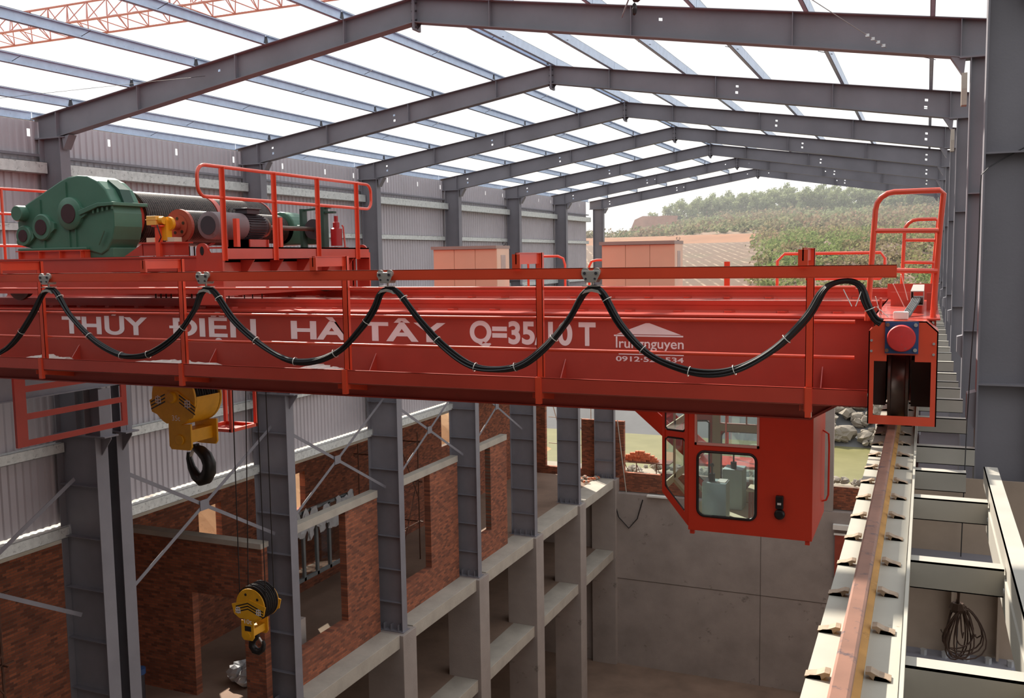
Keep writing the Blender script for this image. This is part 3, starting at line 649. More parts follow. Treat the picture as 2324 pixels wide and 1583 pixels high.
for y, zt in ((9.93, -.47), (12.62, -.445)):
    m = MB(); m.box(XL, XR, y - .035, y + .035, zt - .045, zt); m.box(XL, XR, y - .012, y + .012, zt - .1, zt - .04); m.prism([(y - .06, zt - .125), (y + .06, zt - .125), (y + .012, zt - .09), (y - .012, zt - .09)], 'x', XL, XR)
    m.box(XL, XR, y - .028, y - .0, zt - .12, zt - .02)
    build(m, 'trolley_rail', M_RED, crane)
    build(MB().box(XL, XR, y - .033, y + .033, zt, zt + .002), 'rail_running_surface', M_SHINY, crane)
    x = -3.2
    while x < 7.5:
        m = MB(); m.prism([(x - .06, y - .05), (x + .06, y - .05), (x + .035, y - .13), (x - .035, y - .13)], 'z', zt - .122, zt - .10); build(m, 'rail_clamp', M_RED, crane); x += .53
# walkway on the lettered girder
m = MB(); m.box(XL, 7.74, 8.86, GF, -1.36, -1.35); build(m, 'walkway_plate', M_BROWN, crane)
m = MB(); m.box(XL, 7.74, 8.85, 8.858, -1.345, -1.205); m.box(XL, 7.74, 8.85, 8.88, -1.21, -1.203); build(m, 'toe_board', M_RED, crane)
for x in (-2.36, -.02, 2.33, 4.68, 7.3):
    m = MB(); m.prism([(GF, -1.08), (GF, -1.345), (GF - .22, -1.345)], 'x', x - .005, x + .005); build(m, 'gusset', M_RED, crane)
    m = MB(); m.prism([(GF, -1.36), (8.9, -1.36), (8.9, -1.42), (GF, -1.52)], 'x', x - .14, x - .132); build(m, 'walkway_bracket', M_ORANGE, crane)
for i, x in enumerate((-4.67, -2.34, 0.0, 2.32, 4.625, 7.24)):
    m = MB()
    m.box(x - .035, x + .035, 8.90, 8.906, -1.36, .05); m.box(x + .029, x + .035, 8.90, 8.95, -1.36, .05); m.box(x - .035, x - .029, 8.90, 8.95, -1.36, .05)
    m.box(x - .025, x + .03, 8.83, 8.88, -1.47, -1.2); m.box(x - .035, x + .035, 8.842, 8.905, -1.42, -1.2)
    build(m, 'railing_post', M_ORANGE, crane)
    m = MB(); m.box(x - .006, x + .006, 8.32, 8.94, -.06, .05); m.box(x - .04, x + .04, 8.32, 8.345, -.10, .035); m.box(x - .006, x + .03, 8.32, 8.94, .044, .05)
    build(m, 'track_bracket', M_ORANGE, crane)
for z in (-.29, -.595, -.915):
    m = MB(); m.tube([(-4.67, 8.965, z - .016), (7.62, 8.965, z - .016)], .0175, 12); build(m, 'railing_bar', M_ORANGE, crane, smooth=True)
m = MB(); m.box(-4.9, 7.97, 8.37, 8.43, -.106, -.10); m.box(-4.9, 7.97, 8.395, 8.405, -.205, -.10); m.box(-4.9, 7.97, 8.37, 8.43, -.205, -.198); m.box(-4.9, 7.97, 8.37, 8.376, -.2, -.10)
build(m, 'festoon_track', M_ORANGE, crane)
# walkway on the other girder
m = MB(); m.box(XL, 7.74, 12.95, 14.6, -.60, -.58); m.box(XL, 7.74, 14.58, 14.6, -.75, -.5); build(m, 'rear_walkway', M_RED, crane)
for (xa, xb, zt) in ((2.32, 2.95, .02), (3.35, 3.7, -.05)):
    m = MB(); m.tube([(xa, 14.2, -.58), (xa, 14.2, zt - .1), (xa + .04, 14.2, zt - .02), (xa + .12, 14.2, zt), (xb - .12, 14.2, zt), (xb - .03, 14.2, zt - .04), (xb, 14.2, zt - .14), (xb, 14.2, -.58)], .02, 8); build(m, 'rear_handrail', M_ORANGE, crane, smooth=True)
m = MB(); m.tube([(6.2, 14.3, -.58), (6.2, 14.3, -.1), (6.3, 14.3, 0), (7.6, 14.3, 0), (7.66, 14.3, -.08), (7.66, 14.3, -.3), (7.6, 14.3, -.36), (6.6, 14.3, -.36)], .022, 8); build(m, 'rear_handrail', M_ORANGE, crane, smooth=True)
m = MB(); m.box(5.45, 5.53, 14.2, 14.24, -.58, -.1); build(m, 'rear_post', M_ORANGE, crane)
# lettering painted on the girder face
def flat_text(body, x0, x1, zbase, cap, off=0.02, xs=None, mat=M_LETTER, y=GF - .0035, parent=near, name='lettering'):
    cu = bpy.data.curves.new('t', 'FONT'); cu.body = body; cu.size = 1; cu.offset = off; cu.extrude = 0
    o = bpy.data.objects.new('t', cu); C.objects.link(o); dg = bpy.context.evaluated_depsgraph_get()
    me = bpy.data.meshes.new_from_object(o.evaluated_get(dg)); bpy.data.objects.remove(o)
    cu2 = bpy.data.curves.new('t2', 'FONT'); cu2.body = 'H'; cu2.size = 1; cu2.offset = off
    o2 = bpy.data.objects.new('t2', cu2); C.objects.link(o2); dg = bpy.context.evaluated_depsgraph_get()
    mh = bpy.data.meshes.new_from_object(o2.evaluated_get(dg)); bpy.data.objects.remove(o2)
    hz = [v.co.y for v in mh.vertices]; h0, h1 = min(hz), max(hz)
    vx = [v.co.x for v in me.vertices]; a, b = min(vx), max(vx)
    mb = MB()
    mb.add([(x0 + (v.co.x - a) / (b - a) * (x1 - x0), y, zbase + (v.co.y - h0) / (h1 - h0) * cap) for v in me.vertices], [tuple(p.vertices) for p in me.polygons])
    return build(mb, name, mat, parent)
flat_text('TH\u1ee6Y', -2.66, -1.13, -.935, .235, .03)
flat_text('DI\u1ec6N', -.70, .62, -.935, .235, .03)
build(MB().add([(-.76, GF - .006, -.835), (-.56, GF - .006, -.835), (-.56, GF - .006, -.80), (-.76, GF - .006, -.80)], [(0, 1, 2, 3)]), 'lettering', M_LETTER, near)
flat_text('H\u00c0', 1.14, 1.95, -.935, .22, .03)
flat_text('T\u00c2Y', 2.15, 3.25, -.935, .22, .03)
flat_text('Q=35/10', 3.55, 4.76, -.935, .25, .035)
flat_text('T', 4.83, 5.02, -.935, .25, .035)
m = MB(); yl = GF - .0035
m.add([(5.25, yl, -.802), (5.56, yl, -.685), (5.60, yl, -.685), (5.93, yl, -.802)], [(0, 1, 2, 3)])
m.add([(5.22, yl, -.825), (5.95, yl, -.825), (5.95, yl, -.809), (5.22, yl, -.809)], [(0, 1, 2, 3)])
m.add([(5.24, yl, -.945), (5.257, yl, -.945), (5.257, yl, -.82), (5.24, yl, -.82)], [(0, 1, 2, 3)])
for x in (5.50, 5.77, 5.935): m.add([(x, yl, -1.0), (x + .018, yl, -1.0), (x + .018, yl, -.975), (x, yl, -.975)], [(0, 1, 2, 3)])
m.add([(5.27, yl, -1.015), (5.955, yl, -1.015), (5.955, yl, -.998), (5.27, yl, -.998)], [(0, 1, 2, 3)])
build(m, 'house_emblem', M_LETTER, near)
flat_text('rungnguyen', 5.275, 5.955, -.945, .10, .012)
flat_text('0912\u00b7525\u00b7534', 5.24, 5.955, -1.085, .052, .02)

# end truck over the walkway-side rail
m = MB(); m.prism([(9.0, -.57), (14.2, -.57), (14.2, -1.3), (13.6, -1.38), (9.6, -1.38), (9.0, -1.2)], 'x', 7.76, 7.775); m.prism([(9.0, -.57), (14.2, -.57), (14.2, -1.3), (13.6, -1.38), (9.6, -1.38), (9.0, -1.2)], 'x', 8.265, 8.28)
m.box(7.76, 8.31, 8.9, 14.2, -.585, -.57); m.box(7.775, 8.265, 9.6, 13.6, -1.38, -1.365); m.box(7.79, 8.25, 9.55, 9.57, -1.38, -.6)
truck = build(m, 'end_truck', M_RED, crane)
m = MB()                                   # guard frame with its buffer plate on top
G = 8.6
m.prism([(7.755, -1.38), (7.755, -.66), (7.85, -.575), (8.205, -.575), (8.295, -.66), (8.295, -1.38), (8.245, -1.38), (8.245, -.915), (8.12, -.915), (8.12, -.86), (7.90, -.86), (7.90, -.915), (7.80, -.915), (7.80, -1.38)], 'y', G, G + .012)
m.box(7.755, 8.295, G, G + .012, -1.455, -1.38)
m.box(7.755, 7.765, G, 9.05, -1.455, -.66); m.box(8.285, 8.295, G, 9.05, -1.455, -.66); m.box(7.85, 8.205, G, 9.0, -.585, -.575); m.prism([(8.205, -.575), (8.295, -.66), (8.29, -.67), (8.2, -.585)], 'y', G, 9.05)
build(m, 'wheel_guard', M_ORANGE, truck)
m = MB(); m.box(7.885, 8.145, G - .02, G, -.845, -.58); build(m, 'buffer_plate', M_BLUE, truck)
m = MB(); m.lathe([(0, .112), (.05, .112), (.065, .105), (.07, .08)], (8.012, G - .02, -.715), (0, -1, 0), 40); build(m, 'buffer', M_BUFFER, truck, smooth=True)
for x, z in ((7.905, -.605), (8.122, -.605), (8.12, -.815), (7.9, -.82)):
    m = MB(); m.cyl((x, G - .022, z), (x, G - .034, z), .016, 8); build(m, 'plate_bolt', M_BOLT if x > 8 else M_RUST, truck)
for x, z in ((7.778, -.74), (7.778, -.83), (8.262, -.76), (8.262, -.85)):
    m = MB(); m.cyl((x, G, z), (x, G - .012, z), .011, 8); build(m, 'guard_bolt', M_BOLT, truck)
for y in (9.24, 13.4):
    m = MB(); prof = [(-.085, .315), (-.062, .315), (-.055, .285), (-.045, .28), (.045, .28), (.055, .285), (.062, .315), (.085, .315)]
    m.lathe(prof, (7.985, y, -1.215), (1, 0, 0), 48); build(m, 'wheel', M_WHEEL, truck, smooth=True)
    m = MB(); m.box(7.78, 7.88, y - .18, y + .2, -1.36, -.95); build(m, 'axle_box', M_DKBROWN, truck); m = MB(); m.box(8.09, 8.26, y - .18, y + .2, -1.36, -.95); build(m, 'axle_box', M_DKBROWN, truck)
def hoop(y, x0, x1, z0, zt, r, zs, xb):
    m = MB()
    R = .15
    pts = [(x0 - xb, y, z0), (x0, y, zt - R)] + [(x0 + R - R * math.cos(a), y, zt - R + R * math.sin(a)) for a in (.4, .8, 1.2, 1.57)] + [(x1 - .03, y, zt), (x1, y, zt - .03), (x1 - .02, y + .02, zt - .3), (x1 - .06, y + .05, z0)]
    m.tube(pts, r, 10)
    for z in zs: m.tube([(x0 - .005, y, z), (x1 - .03, y, z - .01)], r * .9, 8)
    build(m, 'access_hoop', M_ORANGE, truck, smooth=True)
hoop(8.98, 7.77, 8.31, -.6, .52, .024, (.19, -.155), .05)
hoop(12.9, 7.93, 8.31, -.57, .40, .022, (.15, -.125), .02)
for q in ((7.80, 7.82, 9.4, 9.5, -.57, -.42), (8.2, 8.3, 10.2, 10.22, -.57, -.4), (7.85, 8.05, 10.9, 10.92, -.57, -.42), (7.76, 8.28, 12.5, 12.52, -.57, -.38)): build(MB().box(*q), 'top_plate', M_RED, truck)
# duct and cables on the truck
t = thing('cable_duct', 'grey sheet cable duct lying on top of the crane end truck', 'duct', (8.12, 10.3, -.57))
m = MB(); m.box(8.06, 8.175, 9.65, 11.6, -.37, -.362); m.box(8.06, 8.066, 9.65, 11.6, -.49, -.37); m.box(8.169, 8.175, 9.65, 11.6, -.49, -.37); m.box(8.06, 8.175, 9.65, 11.6, -.498, -.49); build(m, 'sheet_duct', M_CASE, t)
for y in (9.7, 11.3): build(MB().box(8.07, 8.16, y, y + .05, -.57, -.498), 'support', M_RED, t)
for q in range(5):
    m = MB(); dx = q * .014
    m.tube([(8.085 + dx, 9.9, -.44), (8.085 + dx, 9.6, -.43), (8.07 + dx, 9.4, -.46), (8.03 + dx, 9.2, -.52), (8.01 + dx, 9.05, -.555), (7.98 + dx, 8.95, -.56)], .011, 6); build(m, 'cable', M_BLACK, t, smooth=True)
m = MB(); m.box(7.94, 8.06, 8.75, 8.83, -.57, -.505); solid('terminal_box', m, M_WHITE, 'small white plastic box on top of the end truck above the buffer', 'box', bevel=.008)
for i, (p, q) in enumerate((((8.02, 9.3, -.5), (7.92, 9.2, -.28)), ((8.04, 9.5, -.44), (7.98, 9.4, -.2)), ((7.84, 8.9, -.57), (7.79, 8.85, -.38)), ((7.9, 8.85, -.56), (7.8, 8.9, -.47)), ((7.56, 8.38, -.3), (7.63, 8.36, -.44)), ((7.72, 8.4, -.26), (7.66, 8.36, -.44)))):
    m = MB(); m.tube([p, q], .004, 5); solid('loose_tie', m, M_WHITE, 'white plastic cable tie tail sticking out at the end of the cable loops', 'cable tie', 'loose cable tie tails')

# festoon cable and its trolleys
LOOPS = [[(-2.51, -1.09), (-2.22, -.92), (-1.88, -.58), (-1.68, -.34)],
 [(-1.49, -.31), (-1.26, -.61), (-.92, -.89), (-.57, -1.05), (-.31, -1.08), (-.01, -1.03), (.37, -.82), (.64, -.54), (.76, -.34)],
 [(.92, -.31), (1.19, -.63), (1.54, -.89), (1.88, -1.05), (2.22, -1.06), (2.56, -.94), (2.84, -.7), (3.0, -.5), (3.1, -.32)],
 [(3.27, -.31), (3.52, -.6), (3.76, -.84), (4.05, -1.03), (4.31, -1.08), (4.62, -1.03), (4.89, -.84), (5.12, -.58), (5.29, -.32)],
 [(5.44, -.31), (5.63, -.62), (5.88, -.88), (6.17, -1.01), (6.44, -1.05), (6.71, -.99), (7.01, -.81), (7.27, -.54), (7.4, -.32), (7.49, -.25), (7.61, -.23), (7.7, -.28), (7.75, -.42), (7.81, -.54), (7.86, -.58)]]
path = [(-3.8, -.34), (-3.5, -.8), (-3.1, -1.05), (-2.8, -1.12)]
for l in LOOPS: path += l
def spline(P, n=6):
    out = []
    for i in range(len(P) - 1):
        p0, p1, p2, p3 = P[max(i - 1, 0)], P[i], P[i + 1], P[min(i + 2, len(P) - 1)]
        for k in range(n):
            s = k / n
            out.append(tuple(.5 * ((2 * b) + (-a + c) * s + (2 * a - 5 * b + 4 * c - d) * s * s + (-a + 3 * b - 3 * c + d) * s ** 3) for a, b, c, d in zip(p0, p1, p2, p3)))
    return out + [P[-1]]
sp = spline(path)
TIES = []
fest = thing('festoon_cable', 'bundle of black cables hanging in loops along the front of the crane', 'cable', (2, 8.4, -1.1))
for q in range(7):
    a = 2 * math.pi * q / 6 ; rr = .019 if q < 6 else 0
    pts = []
    for i, (x, z) in enumerate(sp):
        slack = .5 + .5 * math.sin(i * .23 + q); tw = a + i * .03
        top = max(0, min(1, (z + .36) / .1))
        k = rr * (1 - .45 * top) * (1 + .8 * slack * (1 if q % 2 else -.2))
        d = (sp[min(i + 1, len(sp) - 1)][0] - sp[max(i - 1, 0)][0], sp[min(i + 1, len(sp) - 1)][1] - sp[max(i - 1, 0)][1]); L = math.hypot(*d) or 1
        nx, nz = -d[1] / L, d[0] / L
        pts.append((x + nx * k * math.cos(tw), 8.40 + k * math.sin(tw), z + nz * k * math.cos(tw)))
    m = MB(); m.tube(pts, .0125, 6); build(m, 'cable_strand', M_BLACK, fest, smooth=True)
for i in range(14, len(sp) - 4, 9):
    x, z = sp[i]; d = Vector((sp[i + 1][0] - sp[i - 1][0], 0, sp[i + 1][1] - sp[i - 1][1])).normalized()
    if z > -.38: continue
    m = MB(); m.lathe([(-.003, .044), (.003, .044)], (x, 8.4, z), d, 12, caps=False); m.lathe([(-.003, .047), (.003, .047)], (x, 8.4, z), d, 12, caps=False); build(m, 'cable_tie', M_WHITE, fest)
TL = ['beside the gearbox', 'below the trolley handrail', 'between the name and the load rating', 'above the house emblem']
for i, x in enumerate((-1.59, .83, 3.17, 5.36)):
    t = thing('cable_trolley', f'small grey cable trolley on the red track {TL[i]}', 'cable trolley', (x, 8.36, -.3), 'festoon cable trolleys')
    m = MB(); m.prism([(x - .085, -.125), (x + .085, -.125), (x + .09, -.16), (x + .05, -.235), (x - .05, -.235), (x - .09, -.16)], 'y', 8.335, 8.345); build(m, 'side_plate', M_CASE, t, bevel=.006)
    m = MB(); m.prism([(x - .085, -.125), (x + .085, -.125), (x + .09, -.16), (x + .05, -.235), (x - .05, -.235), (x - .09, -.16)], 'y', 8.455, 8.465); build(m, 'side_plate', M_CASE, t, bevel=.006)
    for dx in (-.055, .055):
        m = MB(); m.cyl((x + dx, 8.345, -.135), (x + dx, 8.37, -.135), .036, 14); build(m, 'wheel', M_CASE, t); m = MB(); m.cyl((x + dx, 8.43, -.135), (x + dx, 8.455, -.135), .036, 14); build(m, 'wheel', M_CASE, t)
        m = MB(); m.cyl((x + dx, 8.325, -.15), (x + dx, 8.335, -.15), .014, 8); m.cyl((x + dx * .8, 8.325, -.2), (x + dx * .8, 8.335, -.2), .01, 8); build(m, 'bolt', M_DKMOTOR, t)
    m = MB(); m.cyl((x, 8.4, -.29), (x, 8.4, -.22), .012, 8); m.box(x - .09, x + .09, 8.36, 8.44, -.272, -.262)
    m.prism([(x - .09, -.345), (x - .06, -.305), (x, -.292), (x + .06, -.305), (x + .09, -.345), (x + .06, -.33), (x, -.318), (x - .06, -.33)], 'y', 8.35, 8.45); build(m, 'cable_saddle', M_CASE, t)

# ------------------------------------------------------------------ operator cab
cab = thing('operator_cab', 'red glazed operator cab hanging below the crane girder', 'crane cab', (6, 13.8, -3.85))
CY0, CY1 = 13.0, 14.65
side = [(-2, 0)]
def cab_side(y, yb, name):
    wn = [(5.33, 6.13, -3.62, -2.71), (5.31, 6.15, -2.60, -1.9)]
    mb = wall_cells(5.2, 6.87, -3.84, -1.76, wn, 'y', y, yb); return build(mb, name, M_CAB, cab)
for y_ in (CY0 + .021, CY1 - .031):
    build(wall_cells(5.2, 6.83, -3.80, -1.79, [(5.33, 6.13, -3.62, -2.71), (5.31, 6.15, -2.60, -1.9)], 'y', y_, y_ + .01), 'inner_lining', M_CREAM, cab)
cab_side(CY0, CY0 + .02, 'side_panel')
cab_side(CY1 - .02, CY1, 'side_panel')
m = MB(); m.box(6.85, 6.87, CY0 + .02, CY1 - .02, -3.84, -1.76); build(m, 'back_panel', M_CAB, cab)
m = MB(); m.box(5.2, 6.85, CY0 + .02, CY1 - .02, -3.84, -3.81); build(m, 'floor_pan', M_CREAM, cab)
m = MB(); m.box(4.78, 6.87, CY0, CY1, -1.78, -1.74); build(m, 'roof', M_CAB, cab)
m = MB(); m.box(6.83, 6.848, CY0 + .03, CY1 - .03, -3.8, -1.8); build(m, 'inner_lining', M_CREAM, cab)
# angled nose: two facets with an upper and a lower window each
def nose(ya, yb, sy):
    A0, B0 = (5.2, ya), (4.80, yb)
    def P(u, z): return (A0[0] + (B0[0] - A0[0]) * u, A0[1] + (B0[1] - A0[1]) * u, z)
    m = MB(); zb = lambda u: -3.78 + .42 * u
    wl = {'l': (.12, .9), 'lo': (-3.58, -2.56), 'up': (-2.45, -1.86)}
    def q(u0, u1, f0, f1): m.add([P(u0, f0(u0)), P(u1, f0(u1)), P(u1, f1(u1)), P(u0, f1(u0))], [(0, 1, 2, 3)])
    k = lambda c: (lambda u: c)
    q(0, .12, zb, k(-1.76)); q(.9, 1, zb, k(-1.76))
    q(.12, .9, zb, lambda u: zb(u) + .13); q(.12, .9, k(-2.56), k(-2.45)); q(.12, .9, k(-1.86), k(-1.76))
    o = build(m, 'nose_panel', M_CAB, cab); sm = o.modifiers.new('thick', 'SOLIDIFY'); sm.thickness = .02
    for f0, f1 in ((lambda u: zb(u) + .13, k(-2.56)), (k(-2.45), k(-1.86))):
        g = MB(); g.add([P(.12, f0(.12)), P(.9, f0(.9)), P(.9, f1(.9)), P(.12, f1(.12))], [(0, 1, 2, 3)]); build(g, 'nose_pane', M_GLASS, cab)
        s = MB(); e = .035
        loop = [P(.12, f0(.12) + e), P(.12, f1(.12) - e), P(.12 + .1, f1(.2)), P(.8, f1(.8)), P(.9, f1(.9) - e), P(.9, f0(.9) + e), P(.82, f0(.82)), P(.2, f0(.2)), P(.12, f0(.12) + e)]
        s.tube(loop, .014, 6); build(s, 'window_seal', M_BLACK, cab, smooth=True)
nose(CY0 + .01, CY0 + .14, 1); nose(CY1 - .01, CY1 - .14, -1)
m = MB()
for z0, z1 in ((-3.36, -3.25), (-2.56, -2.45), (-1.86, -1.76)): m.box(4.79, 4.81, CY0 + .14, CY1 - .14, z0, z1)
for y0, y1 in ((CY0 + .14, CY0 + .21), (13.78, 13.86), (CY1 - .21, CY1 - .14)): m.box(4.79, 4.81, y0, y1, -3.36, -1.76)
build(m, 'front_frame', M_CREAM, cab)
m = MB(); m.box(4.798, 4.802, CY0 + .16, CY1 - .16, -3.3, -1.8); build(m, 'front_pane', M_GLASS, cab)
m = MB(); m.prism([(4.80, -3.36), (5.2, -3.78), (5.2, -3.72), (4.80, -3.30)], 'y', CY0 + .14, CY0 + .21); m.prism([(4.80, -3.36), (5.2, -3.78), (5.2, -3.72), (4.80, -3.30)], 'y', CY1 - .21, CY1 - .14); m.prism([(4.80, -3.36), (5.2, -3.78), (5.2, -3.72), (4.80, -3.30)], 'y', 13.75, 13.9); m.prism([(5.14, -3.72), (5.22, -3.84), (5.24, -3.76), (5.18, -3.66)], 'y', CY0 + .03, CY1 - .03); build(m, 'foot_frame', M_CREAM, cab)
for yy in (CY0 - .004, CY1 + .004):
    m = MB(); R = .1; x0, x1, z0, z1 = 5.33, 6.13, -3.62, -2.71; pts = []
    for cx, cz, a0 in ((x1 - R, z0 + R, -90), (x1 - R, z1 - R, 0), (x0 + R, z1 - R, 90), (x0 + R, z0 + R, 180)):
        for k in range(7): a = math.radians(a0 + 15 * k); pts.append((cx + R * math.cos(a), yy, cz + R * math.sin(a)))
    m.tube(pts + [pts[0]], .019, 8); build(m, 'window_seal', M_BLACK, cab, smooth=True)
    fillm = MB()
    for (cx, cz, sx, sz) in ((x1, z0, -1, 1), (x1, z1, -1, -1), (x0, z1, 1, -1), (x0, z0, 1, 1)):
        arc = [(cx + sx * (R - R * math.cos(a)), cz + sz * (R - R * math.sin(a))) for a in [math.pi / 2 * k / 6 for k in range(7)]]
        fillm.prism([(cx, cz)] + arc, 'y', min(yy, yy + (.02 if yy < 13.5 else -.02)), max(yy, yy + (.02 if yy < 13.5 else -.02)))
    build(fillm, 'window_corner', M_CAB, cab)
    m = MB(); m.box(x0, x1, yy + (.012 if yy < 13.5 else -.016), yy + (.016 if yy < 13.5 else -.012), z0, z1); build(m, 'window_pane', M_GLASS, cab)
    m = MB(); y0, y1 = yy - .012, yy + .03
    if yy > 13.5: y0, y1 = yy - .03, yy + .012
    m.box(5.29, 5.32, y0, y1, -2.62, -1.88); m.box(6.14, 6.17, y0, y1, -2.62, -1.88); m.box(5.29, 6.17, y0, y1, -2.62, -2.585); m.box(5.29, 6.17, y0, y1, -1.91, -1.88); m.box(5.71, 5.73, y0 + .01, y1 - .01, -2.585, -1.91)
    fr = build(m, 'sliding_window', M_PINKFR, cab)
    m = MB(); m.box(5.32, 6.14, yy + .004, yy + .008, -2.585, -1.91) if yy < 13.5 else m.box(5.32, 6.14, yy - .008, yy - .004, -2.585, -1.91); build(m, 'pane', M_GLASS, fr)
m = MB(); m.box(6.40, 6.50, CY0 - .07, CY0, -3.42, -3.24); build(m, 'bell', M_BLACK, cab, bevel=.01)
m = MB(); m.lathe([(0, .07), (.04, .07), (.06, .05)], (6.45, CY0 - .0, -3.50), (0, -1, 0), 24); build(m, 'bell_dome', M_BLACK, cab, smooth=True)
m = MB(); m.box(6.425, 6.475, CY0 - .073, CY0 - .07, -3.36, -3.33); build(m, 'bell_plate', M_WHITE, cab)
for x in (5.22, 6.78):
    for y in (CY0 + .02, CY1 - .08): m = MB(); m.box(x, x + .06, y, y + .06, -3.9, -3.84); build(m, 'foot', M_CAB, cab)
m = MB(); m.tube([(6.87, 14.3, -2.55), (6.95, 14.3, -2.6), (6.96, 14.3, -2.75), (6.96, 14.3, -3.5), (6.93, 14.3, -3.58), (6.87, 14.3, -3.6)], .014, 8); build(m, 'grab_rail', M_CAB, cab, smooth=True)
for x in (5.0, 6.7):
    m = MB(); m.box(x, x + .1, 13.1, 13.2, -1.75, -1.59); m.box(x, x + .1, 12.75, 12.85, -1.74, -1.59); m.box(x, x+.1, 12.75, 13.2, -1.76, -1.74); build(m, 'hanger', M_CAB, cab)
# consoles and stool inside the cab
t = thing('control_console', 'pale blue control console with a black joystick near the cab window', 'console', (5.55, 13.35, -3.81))
m = MB(); m.box(5.36, 5.70, 13.14, 13.42, -3.81, -3.18); build(m, 'cabinet', M_CONSOLE, t, bevel=.012)
m = MB(); m.cyl((5.48, 13.25, -3.18), (5.48, 13.25, -3.07), .045, 14); m.cyl((5.48, 13.25, -3.07), (5.48, 13.25, -2.97), .012, 8); m.blob((5.48, 13.25, -2.95), .03, .03, .03, 0, 8, 6); build(m, 'joystick', M_BLACK, t)
m = MB(); m.box(5.56, 5.68, 13.18, 13.4, -3.18, -3.17); build(m, 'button_plate', M_WHITE, t)
t = thing('control_console', 'pale blue control console with a black joystick at the distant cab wall', 'console', (5.75, 14.3, -3.81))
m = MB(); m.box(5.45, 5.75, 14.15, 14.5, -3.81, -3.2); build(m, 'cabinet', M_CONSOLE, t, bevel=.012)
m = MB(); m.cyl((5.6, 14.25, -3.2), (5.6, 14.25, -3.1), .045, 14); m.cyl((5.6, 14.25, -3.1), (5.6, 14.25, -2.98), .012, 8); m.blob((5.6, 14.25, -2.96), .03, .03, .03, 0, 8, 6); build(m, 'joystick', M_BLACK, t)
t = thing('stool', 'plain wooden topped stool standing in the cab', 'stool', (6.1, 13.7, -3.81))
m = MB(); m.box(5.93, 6.28, 13.4, 13.75, -3.33, -3.30); build(m, 'seat', M_CREAM, t, bevel=.01)
for x in (5.96, 6.22):
    for y in (13.43, 13.69): m = MB(); m.box(x, x + .03, y, y + .03, -3.81, -3.33); build(m, 'leg', M_BROWN, t)
# stairs down to the cab
t = thing('cab_stair', 'steep red stair coming down to the front of the operator cab', 'stair', (4.6, 14.9, -3.4))
for y in (14.75, 15.35):
    m = MB(); m.bar((3.25, y, -1.75), (4.95, y, -3.2), .03, .24); build(m, 'stringer', M_CAB, t)
for q in range(6):
    u = (q + .6) / 6; m = MB(); x = 3.25 + 1.7 * u; z = -1.75 - 1.45 * u; m.box(x - .1, x + .1, 14.77, 15.33, z - .01, z + .01); build(m, 'tread', M_CAB, t)
m = MB(); m.tube([(5.3, 15.35, -3.2), (5.3, 15.35, -2.3), (6.6, 15.35, -2.3), (6.6, 15.35, -3.2)], .02, 8); m.tube([(5.3, 15.35, -2.75), (6.6, 15.35, -2.75)], .02, 8); build(m, 'landing_rail', M_ORANGE, t)
m = MB(); m.box(4.9, 6.8, 14.7, 15.4, -3.3, -3.26); build(m, 'landing', M_CAB, t)

# control cabinets on the rear walkway
for (x0, x1, y0, y1, zt, lab) in ((.88, 2.0, 13.68, 14.17, .20, 'beige electrical cabinet on the crane walkway beside the trolley'), (3.72, 4.83, 13.7, 14.2, .22, 'beige electrical cabinet on the crane walkway before the ploughed field')):
    t = thing('control_cabinet', lab, 'cabinet', ((x0 + x1) / 2, (y0 + y1) / 2, -.58))
    m = MB(); m.box(x0, x1, y0 + .015, y1, -.58, zt - .05); build(m, 'body', M_CABSIDE, t)
    w = (x1 - x0) / 3
    for q in range(3):
        m = MB(); m.box(x0 + q * w + .004, x0 + (q + 1) * w - .004, y0, y0 + .015, -.5, zt - .055); build(m, 'door', M_CABINET, t)
    m = MB(); m.box(x0 - .03, x1 + .005, y0 - .03, y1 + .02, zt - .05, zt); build(m, 'lid', M_CABROOF, t)
    m = MB(); m.box(x1, x1 + .004, y0 + .16, y0 + .34, zt - .42, zt - .15)
    build(m, 'side_vent', M_CASE, t)
    m = MB(); m.lathe([(-.012, .03), (.012, .03)], (x1 - .05, y1 - .08, zt + .035), (0, 1, 0), 14, caps=False); m.lathe([(-.012, .018), (.012, .018)], (x1 - .05, y1 - .08, zt + .035), (0, 1, 0), 14, caps=False); m.cyl((x1 - .05, y1 - .08, zt), (x1 - .05, y1 - .08, zt + .012), .015, 8); build(m, 'lifting_eye', M_DKMOTOR, t)

# ------------------------------------------------------------------ hoist trolley
tr = thing('hoist_trolley', 'red hoist trolley with green gearbox and black rope drums riding on the crane', 'hoist trolley', (-2, 11, -.45))
m = MB(); m.box(-4.6, -.07, 9.5, 9.53, -.39, .08); m.box(-4.6, -.0, 9.48, 9.75, .07, .09); m.box(-4.6, .1, 12.5, 12.53, -.39, .08); m.box(-4.6, .1, 12.3, 12.55, .07, .09)
m.box(-4.6, .1, 9.6, 12.4, .0, .03); m.box(.08, .10, 9.4, 12.6, -.42, .08); m.box(-4.62, -4.6, 9.5, 12.53, -.4, .09); m.box(-1.7, -.07, 9.47, 9.5, -.1, -.08)
build(m, 'trolley_frame', M_RED, tr)
for x in (-3.9, -.45):
    for y in (9.93, 12.62):
        m = MB(); zt = -.47 if y < 11 else -.445; m.cyl((x, y - .05, zt + .2), (x, y + .05, zt + .2), .2, 28); m.cyl((x, y - .065, zt + .2), (x, y - .05, zt + .2), .23, 28); build(m, 'wheel', M_WHEEL, tr)
